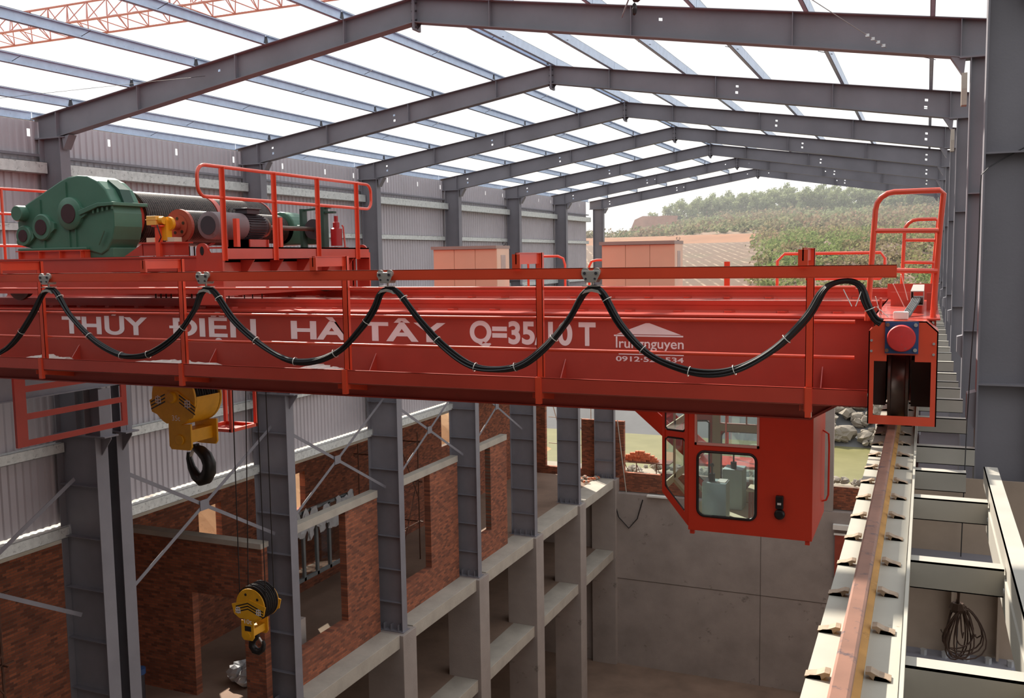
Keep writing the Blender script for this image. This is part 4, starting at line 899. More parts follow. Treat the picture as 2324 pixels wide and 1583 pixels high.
def lug(y0, y1, xa, xb, name, hx):
    m = MB(); r = .095; cz = .145
    arc = [(hx + r * math.cos(a), cz + r * math.sin(a)) for a in [math.pi * k / 12 for k in range(13)]]
    m.prism([(xb, -.52), (xb, .12), (hx + r + .02, .12)] + arc + [(hx - r, -.52)], 'y', y0, y1); o = build(m, name, M_RED, tr)
    h = MB(); h.prism([(hx + .03 * math.cos(a), cz + .055 * math.sin(a)) for a in [2 * math.pi * k / 16 for k in range(16)]], 'y', y0 - .003, y0 + .001); build(h, 'lifting_hole', M_BLACK, o)
lug(9.28, 9.31, -.08, .33, 'lug_plate', .02)
lug(12.62, 12.65, -.02, .33, 'lug_plate', .2)
m = MB(); m.box(.31, .33, 9.31, 12.62, .03, .19); m.box(.08, .33, 9.31, 12.62, .17, .19); m.box(.28, .33, 9.31, 12.62, .03, .04)
for y in (9.9, 10.5, 11.1, 11.7, 12.2): m.prism([(.1, .03), (.32, .03), (.1, -.25)], 'y', y - .006, y + .006)
build(m, 'side_platform', M_RED, tr)
rail = MB()
def rr(z0, z1, y0, y1, R=.13):
    pts = []
    for cy, cz, a0 in ((y1 - R, z1 - R, 0), (y0 + R, z1 - R, 90), (y0 + R, z0 + R, 180), (y1 - R, z0 + R, 270)):
        for k in range(7): a = math.radians(a0 + 15 * k); pts.append((.33, cy + R * math.cos(a), cz + R * math.sin(a)))
    return pts + [pts[0]]
rail.tube(rr(.78, 1.15, 8.9, 12.72), .022, 8); build(rail, 'handrail', M_ORANGE, tr, smooth=True)
for y in (9.3, 10.3, 11.27, 12.27):
    m = MB(); m.box(.335, .341, y - .03, y + .03, .02, 1.15); m.box(.335, .375, y + .024, y + .03, .02, 1.15); build(m, 'handrail_post', M_ORANGE, tr)
m = MB()
for z in (1.15, .78, .3): m.tube([(-4.55, 8.9, z), (-4.55, 12.7, z)], .022, 8)
for y in (9.0, 10.2, 11.4, 12.6): m.tube([(-4.55, y, .05), (-4.55, y, 1.15)], .02, 8)
build(m, 'side_railing', M_ORANGE, tr)
# big green gearbox
gp = [(-3.33, .24), (-3.59, .29), (-3.60, .34), (-3.54, .42), (-3.545, .6), (-3.45, .80), (-3.33, .86), (-2.68, 1.14), (-2.54, 1.185), (-2.36, 1.20), (-2.18, 1.185), (-2.0, 1.11), (-1.87, 1.0), (-1.78, .85), (-1.73, .68), (-1.73, .5), (-1.78, .33), (-1.88, .19), (-2.0, .13), (-2.3, .2), (-3.2, .2)]
m = MB(); m.prism(gp, 'y', 9.62, 10.12); g = build(m, 'gearbox', M_GREEN, tr, bevel=.02)
m = MB(); m.prism([(-2.35, .2), (-1.9, .2), (-1.93, .09), (-2.32, .09)], 'y', 9.66, 10.08); m.box(-2.22, -1.80, 9.64, 10.1, .09, .22); m.box(-3.5, -2.2, 9.56, 10.16, .2, .235); build(m, 'gearbox_foot', M_GREEN, g, bevel=.008)
m = MB()                               # split flange round the casing
fl = [(-2.30, .66), (-2.1, .72), (-1.95, .765), (-1.68, .775), (-1.68, .82), (-1.97, .815), (-2.13, .775), (-2.32, .72)]
m.prism(fl, 'y', 9.56, 10.18); build(m, 'split_flange', M_GREEN, g, bevel=.006)
m = MB()
for q in range(5): m.cyl((-1.74 - q * .085, 9.6, .775 - .01 * q), (-1.74 - q * .085, 9.6, .73 - .012 * q), .016, 6)
build(m, 'flange_bolts', M_GREEN, g)
for (x, z, r) in ((-2.50, .69, .20), (-3.03, .52, .165), (-3.385, .41, .13)):
    m = MB(); m.lathe([(0, r * 1.12), (.045, r * 1.1), (.06, r)], (x, 9.625, z), (0, -1, 0), 32); build(m, 'bearing_ring', M_GREEN, g, smooth=True)
    m = MB(); m.lathe([(0, r * .66), (.012, r * .64)], (x, 9.567, z), (0, -1, 0), 32); build(m, 'bearing_cover', M_GEARCAP, g)
    m = MB(); m.prism([(x + r * .8, z - .1), (x + r * 1.45, z - .03), (x + r * 1.42, z + .05), (x + r * .8, z + .1)], 'y', 9.58, 9.62); build(m, 'bearing_ear', M_GREEN, g)
m = MB(); m.lathe([(0, .11), (.2, .11), (.22, .1)], (-3.41, 9.72, .72), (0, -1, 0), 28); build(m, 'shaft_cap', M_GREEN, g, smooth=True)
for q in ((-2.556, -2.544, 9.6, 9.63, .22, .5), (-2.436, -2.424, 9.6, 9.63, .22, .5), (-3.04, -3.02, 9.6, 9.63, .22, .38), (-2.58, -2.565, 9.6, 9.63, .9, 1.12), (-3.08, -3.065, 9.6, 9.63, .7, .9)): build(MB().box(*q), 'casing_rib', M_GREEN, g)
m = MB(); m.tube([(-1.88, 9.58, .45), (-1.99, 9.58, .26)], .012, 6); build(m, 'dipstick', M_GREEN, g)
m = MB(); m.prism([(-2.02, 1.10), (-1.86, .98), (-1.76, .8), (-1.72, .81), (-1.8, 1.0), (-2.0, 1.14)], 'y', 9.8, 9.98); build(m, 'top_hatch', M_DKGREEN, g)
m = MB(); m.box(-3.45, -2.22, 9.55, 10.2, .09, .2); m.box(-3.47, -2.2, 9.5, 10.25, .185, .2)
build(m, 'gearbox_base', M_ORANGE, tr)
for q in range(4): build(MB().box(-3.42 + q * .39, -3.41 + q * .39, 9.5, 9.56, .09, .185), 'base_rib', M_ORANGE, tr)
# main drum (axis away from the camera), grooved
def drum(x, z, r, y0, y1, nm, pitch=.042):
    m = MB(); prof = []; y = 0
    while y < y1 - y0: prof += [(y, r), (y + pitch * .3, r - .002), (y + pitch * .5, r - .014), (y + pitch * .7, r - .002)]; y += pitch
    m.lathe(prof, (x, y0, z), (0, 1, 0), 48); return build(m, nm, M_DRUM, tr, smooth=False)
drum(-2.1, .63, .385, 10.2, 11.66, 'main_drum'); drum(-2.1, .63, .365, 11.78, 13.0, 'main_drum')
for prof, y in (([(0, .39), (.10, .39)], 11.67), ([(0, .375), (.03, .375), (.06, .3)], 13.0), ([(0, .33), (.06, .33)], 10.14)): build(MB().lathe(prof, (-2.1, y, .63), (0, 1, 0), 40), 'drum_flange', M_RED, tr, smooth=True)
drum(-.98, .49, .215, 10.05, 12.1, 'auxiliary_drum', .032)
m = MB(); m.lathe([(0, .19), (.0, .225), (.05, .225), (.05, .21)], (-.98, 9.99, .49), (0, 1, 0), 36); build(m, 'drum_end', M_BROWN, tr, smooth=False)
m = MB(); m.lathe([(0, .15), (.02, .15)], (-.98, 9.975, .49), (0, 1, 0), 30); m.cyl((-.98, 9.9, .49), (-.98, 9.98, .49), .05, 14); build(m, 'drum_hub', M_BROWN, tr)
m = MB()
for k in range(5): a = 2 * math.pi * k / 5 + .4; m.cyl((-.98 + .1 * math.cos(a), 9.970, .49 + .1 * math.sin(a)), (-.98 + .1 * math.cos(a), 9.976, .49 + .1 * math.sin(a)), .022, 10)
build(m, 'drum_holes', M_BLACK, tr)
m = MB(); m.box(-1.38, -.85, 9.75, 10.02, .10, .27); m.box(-1.42, -.8, 9.72, 10.05, .26, .28); m.prism([(-1.72, .1), (-1.4, .1), (-1.4, .26)], 'y', 9.75, 9.77); build(m, 'drum_pedestal', M_RED, tr)
for x in (-1.33, -1.0): build(MB().box(x, x + .145, 9.76, 9.9, .28, .34), 'bearing_foot', M_CABSIDE, tr)
# limit switch
m = MB(); m.box(-1.22, -1.06, 9.66, 9.8, .50, .62); m.box(-1.235, -1.045, 9.655, 9.805, .565, .575); build(m, 'switch_box', M_YBOX, tr, bevel=.01)
m = MB(); m.cyl((-1.06, 9.73, .56), (-.98, 9.73, .56), .05, 14); m.lathe([(0, .09), (.05, .09)], (-.99, 9.8, .52), (0, 1, 0), 20); m.box(-1.05, -.97, 9.75, 9.85, .3, .56); build(m, 'switch_gear', M_YELLOW, tr)
m = MB(); m.box(-1.12, -1.05, 9.70, 9.76, -.2, .5); m.box(-1.16, -1.0, 9.68, 9.8, .48, .5); build(m, 'switch_post', M_ORANGE, tr)
m = MB(); m.tube([(-1.03, 9.65, .5), (-.99, 9.64, .42), (-.98, 9.66, .34), (-1.04, 9.68, .28)], .008, 6); build(m, 'switch_cable', M_BLACK, tr)
# auxiliary motor with cooling shell
m = MB(); m.lathe([(0, .155), (.012, .178), (.6, .178), (.62, .16)], (-.25, 9.72, .475), (0, 1, 0), 40); build(m, 'motor_shell', M_MOTOR, tr, smooth=True)
m = MB(); m.lathe([(0, .12), (.006, .12)], (-.25, 9.714, .475), (0, 1, 0), 30); build(m, 'fan_grille', M_DKMOTOR, tr)
m = MB(); m.lathe([(0, .15), (.42, .15), (.45, .1)], (-.25, 10.34, .475), (0, 1, 0), 32)
for k in range(28):
    a = 2 * math.pi * k / 28; c, s_ = math.cos(a), math.sin(a)
    m.bar((-.25 + .155 * c, 10.36, .475 + .155 * s_), (-.25 + .155 * c, 10.72, .475 + .155 * s_), .008, .03, (c, 0, s_))
build(m, 'motor_body', M_DKMOTOR, tr)
m = MB(); m.box(-.34, -.14, 10.36, 10.62, .64, .70); m.box(-.36, -.12, 10.34, 10.64, .70, .72); m.lathe([(-.008, .035), (.008, .035)], (-.36, 10.3, .68), (0, 1, 0), 14, caps=False); build(m, 'terminal_box', M_DKMOTOR, tr, bevel=.006)
m = MB(); m.box(-.42, -.08, 10.3, 10.7, .2, .3); m.box(-.44, -.06, 10.3, 10.32, .03, .3); m.box(-.44, -.06, 10.68, 10.7, .03, .3); build(m, 'motor_base', M_RED, tr)
for y in (9.95, 10.85): m = MB(); m.box(-.02, .04, y - .03, y + .03, .1, .56 if y < 10 else .6); build(m, 'stanchion', M_ORANGE, tr)
m = MB(); m.cyl((-.25, 10.79, .475), (-.25, 12.0, .475), .032, 14); m.lathe([(0, .13), (.03, .14), (.05, .06)], (-.25, 10.8, .475), (0, 1, 0), 28); build(m, 'drive_shaft', M_WHEEL, tr, smooth=True)
# brake and small gearbox at the distant end
m = MB(); m.prism([(-.95 + .26 * math.cos(a), .5 + .26 * math.sin(a)) for a in [math.pi * 2 * k / 24 for k in range(24)]], 'y', 12.15, 12.5); m.box(-.95, -.3, 12.15, 12.5, .25, .55); build(m, 'small_gearbox', M_GREEN, tr, bevel=.02)
m = MB(); m.lathe([(0, .15), (.12, .15)], (-.25, 12.0, .475), (0, 1, 0), 28); build(m, 'brake_drum', M_DKMOTOR, tr)
m = MB(); m.box(-.47, -.42, 11.98, 12.1, .2, .78); m.box(-.10, -.04, 11.98, 12.1, .2, .8); m.bar((-.45, 12.04, .76), (0.05, 12.04, .79), .03, .03); m.box(-.2, .12, 12.0, 12.08, .7, .73); build(m, 'brake_arms', M_DKGREEN, tr)
m = MB(); m.lathe([(0, .085), (.25, .085), (.27, .05), (.34, .05), (.36, .03), (.44, .03)], (.13, 12.05, .22), (0, 0, 1), 20); build(m, 'brake_thruster', M_EXT, tr, smooth=True)
m = MB(); m.box(-.5, .24, 11.9, 12.2, .09, .2); build(m, 'brake_base', M_RED, tr)
m = MB(); m.tube([(.25, 12.1, .12), (.22, 12.1, .5), (.2, 12.1, .52)], .014, 6); build(m, 'brake_lever', M_RED, tr)

# ------------------------------------------------------------------ hook blocks
t = thing('main_hook_block', 'large yellow hook block marked 35t with a black hook, hanging below the crane', 'hook', (-2.4, 11.55, -3.48))
def plate_poly(cx, cz, R, sx0, sx1, zb, a0=-70, a1=250):
    arc = [(cx + R * math.cos(math.radians(a)), cz + R * math.sin(math.radians(a))) for a in range(a0, a1 + 1, 10)]
    return arc + [(sx0, cz - R * .9), (sx0, zb + .05), (sx0 + .04, zb), (sx1 - .04, zb), (sx1, zb + .05), (sx1, cz - R * .9)]
cx, cz = -2.44, -2.08
for i, (y0, y1) in enumerate(((11.28, 11.32), (11.86, 11.90))):
    m = MB(); m.prism(plate_poly(cx, cz, .43, -2.56, -2.12, -2.88), 'y', y0, y1); pl = build(m, 'side_plate', M_YELLOW, t, bevel=.008)
    if i == 0:
        m = MB(); m.prism([(cx - .46, -2.12), (cx - .1, -1.96), (cx + .1, -1.96), (cx + .46, -2.2), (cx + .4, -2.36), (cx, -2.46), (cx - .42, -2.3)], 'y', y0 - .02, y0); build(m, 'cheek_plate', M_YELLOW, t)
        m = MB(); m.lathe([(0, .09), (.03, .09), (.045, .07)], (cx - .0, y0 - .02, -2.06), (0, -1, 0), 24); build(m, 'sheave_pin', M_YELLOW, t)
        for s_, q in ((-1, 0), (1, 0)):
            m = MB()
            for k in range(3):
                z = -2.03 - k * .055
                if s_ < 0: m.prism([(cx - .43, z - .13), (cx - .14, z + .0), (cx - .14, z + .022), (cx - .43, z - .108)], 'y', y0 - .023, y0 - .0205)
                else: m.prism([(cx + .14, z + .0), (cx + .44, z - .18), (cx + .44, z - .158), (cx + .14, z + .022)], 'y', y0 - .023, y0 - .0205)
            build(m, 'warning_stripes', M_BLACK, pl)
        m = MB()
        for bx0, bz0 in ((cx - .34, -2.16), (cx + .24, -2.2)):
            for (a, b, c_, d) in ((0, 0, .12, .014), (0, .045, .12, .058), (.01, .09, .11, .104), (.05, -.02, .066, .12), (.01, 0, .022, .1), (.1, 0, .112, .1)): m.box(bx0 + a, bx0 + c_, y0 - .0255, y0 - .0235, bz0 + b, bz0 + d)
        build(m, 'painted_characters', M_LETTER, pl)
        flat_text('35t', cx - .02, cx + .14, -2.42, .08, .0, y=y0 - .0215, parent=pl, name='load_marking')
for q in range(5):
    m = MB(); y = 11.38 + q * .105; m.lathe([(-.04, .40), (-.03, .40), (0, .345), (.03, .40), (.04, .40)], (cx, y, cz), (0, 1, 0), 36); build(m, 'sheave', M_ROPE, t)
m = MB(); m.lathe([(0, .43), (.52, .43)], (cx, 11.32, cz), (0, 1, 0), 36, caps=False)
v2 = MB(); keep = [f for f in m.f if sum(m.v[i][2] for i in f) / len(f) < cz + .02]; v2.v = m.v; v2.f = keep; build(v2, 'sheave_guard', M_YELLOW, t, smooth=True)
m = MB(); m.box(-2.48, -2.2, 11.32, 11.86, -2.78, -2.58); m.lathe([(0, .085), (.03, .085)], (-2.34, 11.28, -2.72), (0, -1, 0), 20); build(m, 'crosshead', M_YELLOW, t, bevel=.01)
def hook_tube(px, y, scale=1):
    m = MB(); m.tube([(p[0], y, p[1]) for p in px], [p[2] for p in px], 12); return m
hp = [(-2.32, -2.84, .06), (-2.31, -2.9, .065), (-2.22, -2.94, .085), (-2.12, -3.02, .1), (-2.06, -3.14, .105), (-2.07, -3.26, .11), (-2.14, -3.37, .11), (-2.24, -3.41, .1), (-2.34, -3.35, .085), (-2.42, -3.22, .065), (-2.46, -3.08, .05), (-2.46, -2.98, .035)]
build(hook_tube(hp, 11.59), 'hook', M_HOOK, t, smooth=True)
m = MB(); m.bar((-2.34, 11.59, -2.88), (-2.44, 11.59, -3.06), .05, .03); build(m, 'safety_latch', M_CASE, t)
t = thing('rope_fall', 'steel wire ropes carrying the large 35t hook block', 'wire rope', (-2.4, 11.6, -2.2))
for q in range(4):
    m = MB(); y = 11.4 + q * .11
    m.tube([(cx - .37, y, cz), (cx - .35, y, .3)], .012, 6); m.tube([(cx + .37, y, cz), (cx + .35, y, .3)], .012, 6); build(m, 'rope', M_ROPE, t)

t = thing('auxiliary_hook_block', 'small yellow hook block marked 10t hanging low on long ropes', 'hook', (-1.22, 11.6, -6.08))
cx, cz = -1.24, -5.27
for i, (y0, y1) in enumerate(((11.42, 11.44), (11.76, 11.78))):
    m = MB(); m.prism(plate_poly(cx, cz, .27, -1.43, -1.19, -5.83), 'y', y0, y1); pl = build(m, 'side_plate', M_YELLOW, t, bevel=.006)
    m = MB(); yy0, yy1 = (y0 - .02, y0) if i == 0 else (y1, y1 + .02)
    m.prism([(cx - .34, -5.27), (cx, -5.17), (cx + .30, -5.25), (cx + .26, -5.40), (cx + .1, -5.48), (cx - .2, -5.48), (cx - .3, -5.42)], 'y', yy0, yy1); build(m, 'cheek_plate', M_YELLOW, t)
    if i == 0:
        m = MB()
        for k in range(3):
            z = -5.25 - k * .045
            m.prism([(cx - .26, z - .06), (cx - .03, z + .015), (cx - .03, z + .035), (cx - .26, z - .04)], 'y', y0 - .023, y0 - .0205); m.prism([(cx - .03, z + .015), (cx + .26, z - .09), (cx + .26, z - .07), (cx - .03, z + .035)], 'y', y0 - .023, y0 - .0205)
        build(m, 'warning_stripes', M_BLACK, pl)
        m = MB()
        for bx0, bz0 in ((cx - .27, -5.4), (cx + .12, -5.39)):
            for (a, b, c_, d) in ((0, 0, .1, .012), (0, .04, .1, .052), (.01, .08, .09, .092), (.045, -.01, .057, .1), (.01, 0, .022, .09), (.08, 0, .092, .09)): m.box(bx0 + a, bx0 + c_, y0 - .0255, y0 - .0235, bz0 + b, bz0 + d)
        build(m, 'painted_characters', M_LETTER, pl)
        flat_text('10t', cx - .12, cx + .02, -5.56, .07, .0, y=y0 - .0035, parent=pl, name='load_marking')
        m = MB(); m.box(-1.36, -1.24, y0 - .004, y0, -5.68, -5.60); build(m, 'rating_plate', M_BLACK, pl)
        m = MB(); m.lathe([(0, .055), (.015, .055)], (-1.31, y0, -5.75), (0, -1, 0), 18); build(m, 'pin_cover', M_YELLOW, pl)
        m = MB()
        for dx in (-.08, .14): m.cyl((cx + dx, y0 - .004, -5.1 - max(dx, 0) * .4), (cx + dx, y0 - .0, -5.1 - max(dx, 0) * .4), .022, 10)
        build(m, 'plate_holes', M_BLACK, pl)
for y in (11.5, 11.6, 11.7):
    m = MB(); m.lathe([(-.04, .285), (-.03, .285), (0, .24), (.03, .285), (.04, .285)], (cx, y, cz + .02), (0, 1, 0), 32); build(m, 'sheave', M_ROPE, t)
m = MB(); m.box(-1.38, -1.24, 11.44, 11.76, -5.78, -5.66); build(m, 'crosshead', M_YELLOW, t, bevel=.008)
hp = [(-1.27, -5.78, .04), (-1.27, -5.83, .042), (-1.33, -5.87, .05), (-1.38, -5.93, .055), (-1.38, -6.0, .058), (-1.33, -6.06, .06), (-1.25, -6.07, .055), (-1.18, -6.02, .045), (-1.15, -5.94, .032), (-1.16, -5.88, .02)]
build(hook_tube(hp, 11.6), 'hook', M_HOOK, t, smooth=True)
m = MB(); m.bar((-1.26, 11.6, -5.82), (-1.17, 11.6, -5.93), .03, .02); build(m, 'safety_latch', M_CASE, t)
t = thing('rope_fall', 'long thin wire ropes of the small 10t hook block', 'wire rope', (-1.24, 11.6, -5.2))
for x0_, x1_, y in ((-1.50, -1.45, 11.5), (-1.0, -1.02, 11.5), (-1.50, -1.30, 11.7), (-1.0, -1.0, 11.7)):
    m = MB(); m.tube([(x0_, y, cz), (x1_, y, .3)], .009, 6); build(m, 'rope', M_ROPE, t)

# ------------------------------------------------------------------ red maintenance cages hung under the crane
t = thing('maintenance_cage', 'long red bar cage hanging below the crane beside the paired columns', 'cage', (-5.4, 12.2, -2.93))
X = -5.4
m = MB(); m.box(X - .02, X + .03, 10.86, 11.07, -2.98, -1.58); build(m, 'corner_post', M_RED, t)
m = MB(); m.box(X - .02, X + .02, 13.1, 13.22, -2.98, -1.58); build(m, 'end_post', M_RED, t)
for z in (-2.93, -2.49, -2.03): m = MB(); m.box(X - .02, X + .02, 11.07, 13.1, z - .05, z + .05); build(m, 'guard_bar', M_RED, t)
m = MB(); m.box(X - .02, X + .02, 10.9, 13.2, -1.62, -1.58); m.box(X - .02, X + .02, 13.1, 13.2, -1.6, -.6); build(m, 'top_bar', M_RED, t)
t = thing('maintenance_cage', 'small open red box cage hanging beyond the large yellow hook', 'cage', (-3.9, 14.2, -3.12))
m = MB(); x0, x1, y0, y1, z0, z1 = -4.22, -3.5, 13.85, 14.55, -3.12, -.62
for x in (x0, x1):
    for y in (y0, y1): m.box(x - .03, x + .03, y - .03, y + .03, z0, z1)
build(m, 'corner_posts', M_ORANGE, t)
m = MB()
for z in (z0, z0 + .95):
    for x in (x0, x1): m.box(x - .03, x + .03, y0, y1, z, z + .06)
    for y in (y0, y1): m.box(x0, x1, y - .03, y + .03, z, z + .06)
build(m, 'cross_bars', M_ORANGE, t)
m = MB(); m.box(x0, x1, y0, y1, z0 - .005, z0); build(m, 'floor_plate', M_RED, t)
# white dust sheet on the walkway at the far end
m = MB()
for (xa, xb) in ((-2.9, -2.3), (-.9, .25), (1.55, 2.05)):
    n = 8; rnd = random.Random(int(xa * 10))
    for q in range(n): x = xa + (xb - xa) * q / n; m.blob((x + .06, 9.12, -1.27), (xb - xa) / n * .8, .2, .05 + .045 * rnd.random() * math.sin(math.pi * (q + .5) / n), .3, 7, 4, rnd)
    set_props(build(m, 'dust_sheet', M_WHITE, smooth=True), {-2.9: 'white plastic sheet bunched on the crane walkway at the edge of view', -.9: 'flat white plastic sheet on the crane walkway under the word beginning with barred D', 1.55: 'small crumpled white sheet on the crane walkway below the letter H'}[xa], 'plastic sheet'); m = MB()

# ------------------------------------------------------------------ wires and lattice boom
m = MB(); a, b = (7.6, 14.75, 2.87), (5.7, 12.2, 3.9)
t = thing('wire_stay', 'thin steel stay wire clipped to the first rafter near the walkway column', 'wire', a)
m.tube([a, b, (4.6, 10.6, 4.45)], .006, 5); build(m, 'wire', M_BOLT, t)
m = MB()
for q in range(4):
    p = Vector(a).lerp(Vector(b), .02 + .035 * q); m.box(p.x - .025, p.x + .025, p.y - .02, p.y + .02, p.z - .02, p.z + .02)
build(m, 'wire_clips', M_BOLT, t)
t = thing('turnbuckle', 'rusty turnbuckle and chain at the top of the first rafter', 'turnbuckle', (3.9, 14.3, 3.6))
m = MB(); m.tube([(3.72, 14.78, 3.72), (4.0, 14.2, 3.82), (4.4, 13.3, 3.95)], .012, 6); build(m, 'rod', M_BOLT, t)
m = MB(); m.blob((4.05, 14.55, 3.98), .1, .09, .12, .3, 7, 5); m.blob((3.98, 14.6, 3.78), .04, .04, .1, .2, 6, 4); build(m, 'chain_lump', M_ROPE, t)
m = MB(); m.tube([(-4.55, 14.78, 3.55), (-5.3, 14.2, 3.42), (-7.6, 12.6, 3.05)], .004, 5); solid('stay_wire', m, M_ROPE, 'thin stay wire clipped to the first rafter above the green gearbox', 'wire')
M_BOOM = paint('haze_paled_red_boom', '#c98a80', .6, 0, .08, 1)  # red paled so the colour itself carries the haze
t = thing('lattice_boom', 'long red lattice boom seen in the sky above the sheeted wall', 'boom', (-24, 30, 9.5))
def bp(u, off): return (-32 + u * 26, 30 + off[0], 9.85 + .25 * u * 0 + off[1] + 1.15 * (u - .3) * 0)
chords = [(0, 1.15), (-.55, 0.25), (.55, 0.0)]
for o_ in chords: m = MB(); m.tube([(-34, 30 + o_[0], 9.55 + o_[1]), (-10, 30 + o_[0], 9.55 + o_[1])], .05, 6); build(m, 'chord', M_BOOM, t)
m = MB(); n = 44
for q in range(n):
    xa = -34 + 24 * q / n; xb = -34 + 24 * (q + 1) / n; A, B = chords[0], chords[1 + q % 2]
    for c1, c2 in ((chords[0], chords[1]), (chords[0], chords[2]), (chords[1], chords[2])):
        p, r_ = (c1, c2) if q % 2 else (c2, c1); m.tube([(xa, 30 + p[0], 9.55 + p[1]), (xb, 30 + r_[0], 9.55 + r_[1])], .022, 5)
build(m, 'lacing', M_BOOM, t)

# ------------------------------------------------------------------ land beyond the building
def interp(P, x):
    if x <= P[0][0]: return P[0][1]
    for (a, va), (b, vb) in zip(P, P[1:]):
        if x <= b: return va + (vb - va) * (x - a) / (b - a)
    return P[-1][1]
RIDGE = [(-.60, -3), (-.34, -2.0), (-.315, 0), (-.285, 5.5), (-.25, 9.5), (-.21, 13.0), (-.125, 15.0), (-.06, 13.5), (0, 14.5), (.1, 15)]
def hz(n, x, y):
    return n * (math.sin(x * .11 + y * .05) * .5 + math.sin(x * .23 - y * .17 + 1.3) * .3 + math.sin(x * .05 + y * .31) * .25)
def ground_z(x, y):
    a = (x - 8.19) / max(y, 1)
    left = -13.0
    base = interp([(52, -13.6), (60, -14.0), (70, -16.2), (74, -17.4), (84, -17.4), (93, -13.0), (105, -5.6), (116, -4.0)], y)
    if y > 116:
        f = interp([(116, -4.0), (190, 2.2), (195, 2.5), (204, 4.3)], y)
        r = interp(RIDGE, a)
        if y > 204: f = 4.3 + (r - 4.3) * interp([(204, 0), (230, .18), (330, 1.0), (420, 1.0)], y)
        k = max(0, min(1, (a + .17) / .05))           # bushy knoll closer on the walkway side
        f += k * interp([(116, 0), (150, 2.2), (185, 1.6), (205, 0)], y)
        base = f + hz(.5 if y > 205 else .08, x, y)
    return base
def terrain(x0, x1, y0, y1, nx, ny, dz=0.0, zf=ground_z, polar=False):
    m = MB(); vs = []
    for j in range(ny + 1):
        y = y0 + (y1 - y0) * j / ny
        for i in range(nx + 1):
            u = x0 + (x1 - x0) * i / nx
            x = 8.19 + u * y if polar else u
            vs.append((x, y, zf(x, y) + dz))
    return m.add(vs, [(j * (nx + 1) + i, j * (nx + 1) + i + 1, (j + 1) * (nx + 1) + i + 1, (j + 1) * (nx + 1) + i) for j in range(ny) for i in range(nx)])
M_BANK = paint('stony_bank', '#8a8070', .95, 0, .22, .5, bump=.6, bscale=2.5, spots='#7f7668', spot_lo=.55, sscale=1.6)
M_BANK2 = paint('dark_grey_bank', '#6c6b6b', .95, 0, .15, .25, bump=.4, bscale=1.5)
struct('ground_bank', terrain(-1.2, .4, 52.05, 75, 50, 12, polar=True), M_BANK)
struct('ground_slope', terrain(-1.2, .4, 82, 117, 60, 16, polar=True), M_BANK2)
# river
m, nt2, b2 = newmat('green_brown_river')
n = noise(nt2, .35, 3); rr_ = ramp(nt2, n.outputs['Fac'], [(.3, lin('#77744e')), (.7, lin('#858058'))]); nt2.links.new(rr_.outputs[0], b2.inputs['Base Color']); b2.inputs['Roughness'].default_value = .25
n4 = noise(nt2, 3, 2); bmp = nt2.nodes.new('ShaderNodeBump'); bmp.inputs['Strength'].default_value = .25; nt2.links.new(n4.outputs['Fac'], bmp.inputs['Height']); nt2.links.new(bmp.outputs[0], b2.inputs['Normal'])
struct('river', MB().add([(-80, 66, -16.6), (45, 66, -16.6), (45, 90, -16.6), (-80, 90, -16.6)], [(0, 1, 2, 3)]), m)
# ploughed field with pale rows
m, nt2, b2 = newmat('ploughed_field')
t_ = nt2.nodes.new('ShaderNodeTexCoord'); mp = nt2.nodes.new('ShaderNodeMapping'); mp.inputs['Rotation'].default_value = (0, 0, math.radians(-21.7)); nt2.links.new(t_.outputs['Object'], mp.inputs['Vector'])
wv = nt2.nodes.new('ShaderNodeTexWave'); wv.inputs['Scale'].default_value = .20; wv.inputs['Distortion'].default_value = 1.5; wv.inputs['Detail'].default_value = 2; wv.inputs['Detail Scale'].default_value = .4
nt2.links.new(mp.outputs[0], wv.inputs['Vector'])
f = ramp(nt2, wv.outputs['Fac'], [(.84, (0, 0, 0)), (.95, (1, 1, 1))])
n = noise(nt2, .12, 6); c1 = ramp(nt2, n.outputs['Fac'], [(.3, lin('#584436')), (.55, lin('#604939')), (.75, lin('#534a36'))])
n5 = noise(nt2, .5, 3); br = ramp(nt2, n5.outputs['Fac'], [(.42, (0, 0, 0)), (.6, (.8, .8, .8))])
mm = nt2.nodes.new('ShaderNodeMath'); mm.operation = 'MULTIPLY'; nt2.links.new(f.outputs[0], mm.inputs[0]); nt2.links.new(br.outputs[0], mm.inputs[1])
mx = nt2.nodes.new('ShaderNodeMix'); mx.data_type = 'RGBA'; nt2.links.new(mm.outputs[0], mx.inputs[0]); nt2.links.new(c1.outputs[0], mx.inputs[6]); mx.inputs[7].default_value = (*lin('#97836d'), 1)
nt2.links.new(mx.outputs[2], b2.inputs['Base Color']); b2.inputs['Roughness'].default_value = .95
struct('ground_field', terrain(-.6, .2, 116, 194, 60, 30, polar=True), m)
# orange dirt road and hill
M_ROAD = paint('orange_dirt_road', '#865a3c', .95, 0, .12, .2)
struct('ground_road', terrain(-.6, .2, 194, 205, 60, 4, polar=True), M_ROAD)
m, nt2, b2 = newmat('scrub_hillside')
n = noise(nt2, .06, 6); c1 = ramp(nt2, n.outputs['Fac'], [(.30, lin('#6b6f50')), (.45, lin('#7d7058')), (.6, lin('#826756')), (.75, lin('#6a6f50'))]); nt2.links.new(c1.outputs[0], b2.inputs['Base Color']); b2.inputs['Roughness'].default_value = 1
struct('ground_hill', terrain(-.6, .2, 205, 420, 70, 40, polar=True), m)
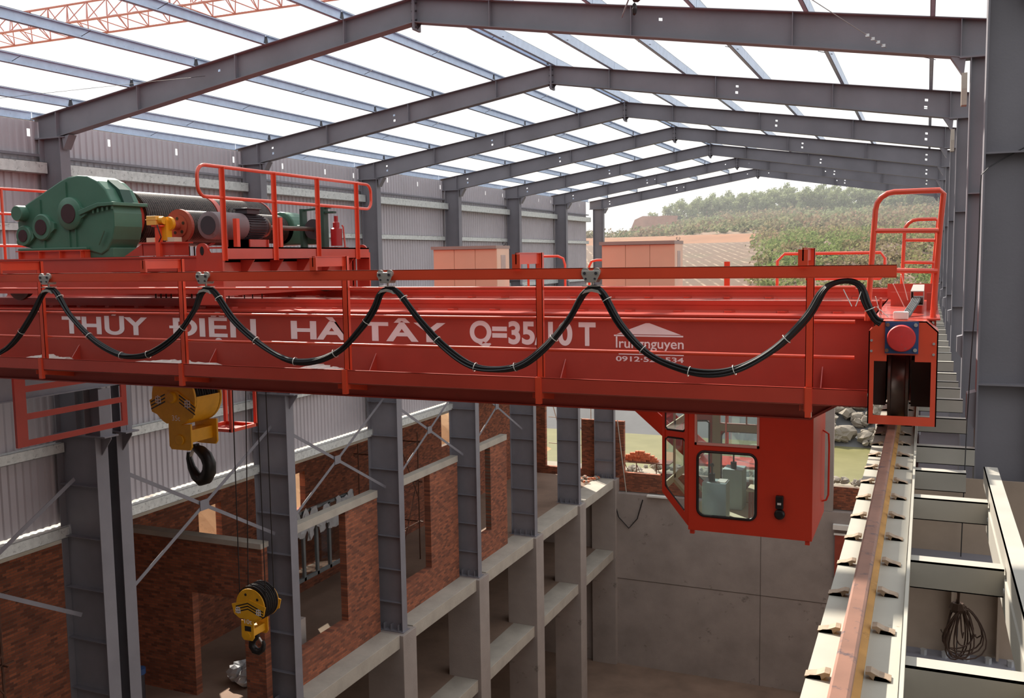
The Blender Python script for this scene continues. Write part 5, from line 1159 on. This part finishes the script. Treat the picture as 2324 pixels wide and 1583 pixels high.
# cut red cliff on the shoulder of the hill
m = MB(); rnd = random.Random(2); xs = [-.292, -.283, -.275, -.267, -.259, -.251, -.244]; vs = []
for i, a in enumerate(xs):
    y = 292; x = 8.19 + a * y; zt = 12.4 if i else 11.6
    vs += [(x - (2.6 if i == 0 else 0), y - 1.5 + rnd.uniform(-.6, .6), 2.6 + i * .7), (x + .4, y + 1.2 + rnd.uniform(-.5, .5), zt + rnd.uniform(-.2, .2)), (x + 2, y + 14, zt - .6)]
for i in range(len(xs) - 1): m.f += [(3 * i, 3 * i + 3, 3 * i + 4, 3 * i + 1), (3 * i + 1, 3 * i + 4, 3 * i + 5, 3 * i + 2)]
m.f.append((0, 1, 2)); m.v = vs
solid('earth_cliff', m, paint('red_cut_earth', '#8f5f4c', .95, 0, .15, .4), 'red cut earth cliff on the shoulder of the wooded hill', 'cliff', kind='structure')
# sunlit earth bank outside the annex windows
def lz(x, y): return interp([(-60, 6), (-34, 2), (-22, -6.5), (-16, -11.5), (-14.4, -12.4)], x) + hz(.3, x * 4, y * 4)
struct('ground_left', terrain(-60, -14.3, 0, 58, 40, 40, zf=lz), paint('sunlit_earth_bank', '#b08a62', .95, 0, .2, .4, bump=.5, bscale=2, spots='#74583e', spot_lo=.6, sscale=1.1))

# foliage; greens paled and greyed to hold part of the haze
def leaf_mat(name, stops, scale):
    m, nt, b = newmat(name); n = noise(nt, scale, 4); r = ramp(nt, n.outputs['Fac'], stops)
    n2 = noise(nt, scale * 40, 2); r2_ = ramp(nt, n2.outputs['Fac'], [(.3, (.75, .75, .75)), (.7, (1.2, 1.2, 1.2))])
    mx = nt.nodes.new('ShaderNodeMix'); mx.data_type = 'RGBA'; mx.blend_type = 'MULTIPLY'; mx.inputs[0].default_value = 1
    nt.links.new(r.outputs[0], mx.inputs[6]); nt.links.new(r2_.outputs[0], mx.inputs[7]); d = nt.nodes.new('ShaderNodeBsdfDiffuse'); tl = nt.nodes.new('ShaderNodeBsdfTranslucent'); ms = nt.nodes.new('ShaderNodeMixShader'); ms.inputs[0].default_value = .45
    nt.links.new(mx.outputs[2], d.inputs[0]); nt.links.new(mx.outputs[2], tl.inputs[0]); nt.links.new(d.outputs[0], ms.inputs[1]); nt.links.new(tl.outputs[0], ms.inputs[2])
    nt.links.new(ms.outputs[0], nt.nodes['Material Output'].inputs[0]); return m
M_SCRUB = leaf_mat('hill_scrub', [(.30, lin('#6f7a58')), (.42, lin('#7d8464')), (.52, lin('#85705f')), (.60, lin('#7a8260')), (.75, lin('#8a7762'))], .05)
M_GROVE = leaf_mat('green_knoll_scrub', [(.3, lin('#687a48')), (.47, lin('#7d8858')), (.56, lin('#8a7a60')), (.72, lin('#75804f'))], .09)
M_TREE = leaf_mat('tree_leaves', [(.3, lin('#6d7a58')), (.6, lin('#868d68'))], .3)
M_TRUNK = paint('pale_trunk', '#8f8375', .9, 0, .1, 2)
def leaves(m, c, rad, n, size, rnd):
    for _ in range(n):
        d = Vector((rnd.gauss(0, 1), rnd.gauss(0, 1), rnd.gauss(0, 1))).normalized() * (rnd.random() ** .4)
        p = Vector((c[0] + d.x * rad[0], c[1] + d.y * rad[1], c[2] + d.z * rad[2]))
        a = Vector((rnd.uniform(-1, 1), rnd.uniform(-1, 1), rnd.uniform(-1, 1))).normalized(); b = a.orthogonal().normalized(); cc = a.cross(b)
        s_ = size * rnd.uniform(.6, 1.3); m.add([p + b * s_, p + cc * s_ * .7, p - b * s_, p - cc * s_ * .7], [(0, 1, 2, 3)])
rnd = random.Random(11)
m = MB()
for _ in range(1500):
    y = rnd.uniform(206, 332); a = rnd.uniform(-.36, .06); x = 8.19 + a * y
    if -.297 < a < -.24 and y < 300: 
        if rnd.random() < .6 and y > 255: continue
    z = ground_z(x, y); r = rnd.uniform(.9, 2.6); leaves(m, (x, y, z + r * .45), (r, r, r * .75), 30, .42, rnd)
set_props(build(m, 'scrub_bushes', M_SCRUB), 'green and brown scrub covering the hillside', 'scrub', kind='stuff')  # bushes growing on the hillside, not a ground surface
m = MB()
for _ in range(800):
    y = rnd.uniform(112, 204); a = rnd.uniform(-.165, .06); x = 8.19 + a * y
    if a < -.14 + (y - 116) * -.0003 and rnd.random() < .5: continue
    z = ground_z(x, y); r = rnd.uniform(.6, 1.7); leaves(m, (x, y, z + r * .4), (r, r, r * .8), 34, .26, rnd)
set_props(build(m, 'scrub_bushes', M_GROVE), 'bright green scrub on the knoll beside the ploughed field', 'scrub', kind='stuff')
protos = []
def make_tree(h, r, seed):
    rnd = random.Random(seed); t = thing('hill_tree', 'slender leafy tree on the ridge of the hill', 'tree', (0, 0, 0), 'trees along the hill ridge')
    m = MB(); m.tube([(0, 0, 0), (.1, 0, h * .5), (.0, .1, h * .9)], [.12, .09, .04], 6)
    for q in range(5): a = rnd.uniform(0, 6.3); z = h * rnd.uniform(.45, .8); m.tube([(0, 0, z), (math.cos(a) * r * .7, math.sin(a) * r * .7, z + h * .16)], [.05, .02], 5)
    tk = build(m, 'trunk', M_TRUNK, t)
    m = MB()
    for q in range(9): leaves(m, (rnd.uniform(-.8, .8) * r, rnd.uniform(-.8, .8) * r, h * rnd.uniform(.3, 1.0)), (r * .6, r * .6, h * .15), 60, .34, rnd)
    cr_ = build(m, 'crown', M_TREE, t); return t, [tk, cr_]
for q, (h, r) in enumerate(((7.5, 2.4), (6.2, 2.0), (8.2, 2.2))): protos.append(make_tree(h, r, 40 + q))
used = [False] * 3; rnd = random.Random(21)
for q in range(120):
    a = -.262 + (q % 60) * (.30 / 59) + rnd.uniform(-.004, .004); y = rnd.uniform(316, 328) if q < 60 else rnd.uniform(296, 312); x = 8.19 + a * y; k = q % 3
    if q % 60 < 6: y = 298 + q * 2; x = 8.19 + a * y
    z = ground_z(x, y) - rnd.uniform(.2, 2.0)
    if not used[k]: protos[k][0].location = (x, y, z + ZO); used[k] = True
    else: dup(protos[k][0], (x, y, z), kids=protos[k][1])
for q, (a, y, s_) in enumerate(((-.333, 300, .9), (-.322, 310, 1.05), (-.345, 290, .8))):
    x = 8.19 + a * y; r = dup(protos[q][0], (x, y, ground_z(x, y) - 1), ['small tree standing alone in the distance past the last column of the sheeted wall', 'second small distant tree between the sheeted wall and the red cliff', 'low distant tree at the foot of the last sheeted wall column'][q], 'distant small trees', kids=protos[q][1]); r.scale = (s_,) * 3; del r['group']
# rocks along the river
rp = []
rnd = random.Random(31)
for q in range(4):
    m = MB(); m.blob((0, 0, 0), .6, .5, .42, .28, 7, 5, rnd); o = build(m, 'riprap_rock', M_ROCK); rp.append(o)
    set_props(o, 'pale boulder in the riprap slope across the river', 'rock', 'riprap boulders across the river')
k = 0
for q in range(230):
    x = rnd.uniform(-1.5, 9.5); y = rnd.uniform(85.5, 97); o = rp[q % 4]
    if q >= 4: o = o.copy(); C.objects.link(o)
    s_ = rnd.uniform(.5, 1.25) * (1.2 if y < 91 else .9); o.scale = (s_, s_, s_); o.rotation_euler = (rnd.uniform(-.4, .4), rnd.uniform(-.4, .4), rnd.uniform(0, 6)); o.location = (x, y, max(ground_z(x, y), -16.5) + .1 + ZO)
for q in range(120):
    o = rp[q % 4].copy(); C.objects.link(o); x = rnd.uniform(-10, 6.5); y = rnd.uniform(55.5, 64); s_ = rnd.uniform(.25, .6); o.scale = (s_,) * 3; o.rotation_euler = (rnd.uniform(-.4, .4), 0, rnd.uniform(0, 6)); o.location = (x, y, ground_z(x, y) + .05 + ZO)
    o['label'] = 'small pale stone on the gravel bank just outside the end wall'; o['group'] = 'stones on the gravel bank'

# hazy air over the fields
m = bpy.data.materials.new('hazy_air'); m.use_nodes = True; nt3 = m.node_tree; nt3.nodes.clear()
o_ = nt3.nodes.new('ShaderNodeOutputMaterial'); vs_ = nt3.nodes.new('ShaderNodeVolumeScatter'); vs_.inputs['Density'].default_value = .0009; vs_.inputs['Anisotropy'].default_value = .4; vs_.inputs['Color'].default_value = (.95, .97, 1, 1)
nt3.links.new(vs_.outputs[0], o_.inputs['Volume'])
set_props(build(MB().box(-220, 90, 100, 440, -18, 40), 'haze', m), 'pale haze hanging over the fields and the hill', 'haze', kind='stuff')
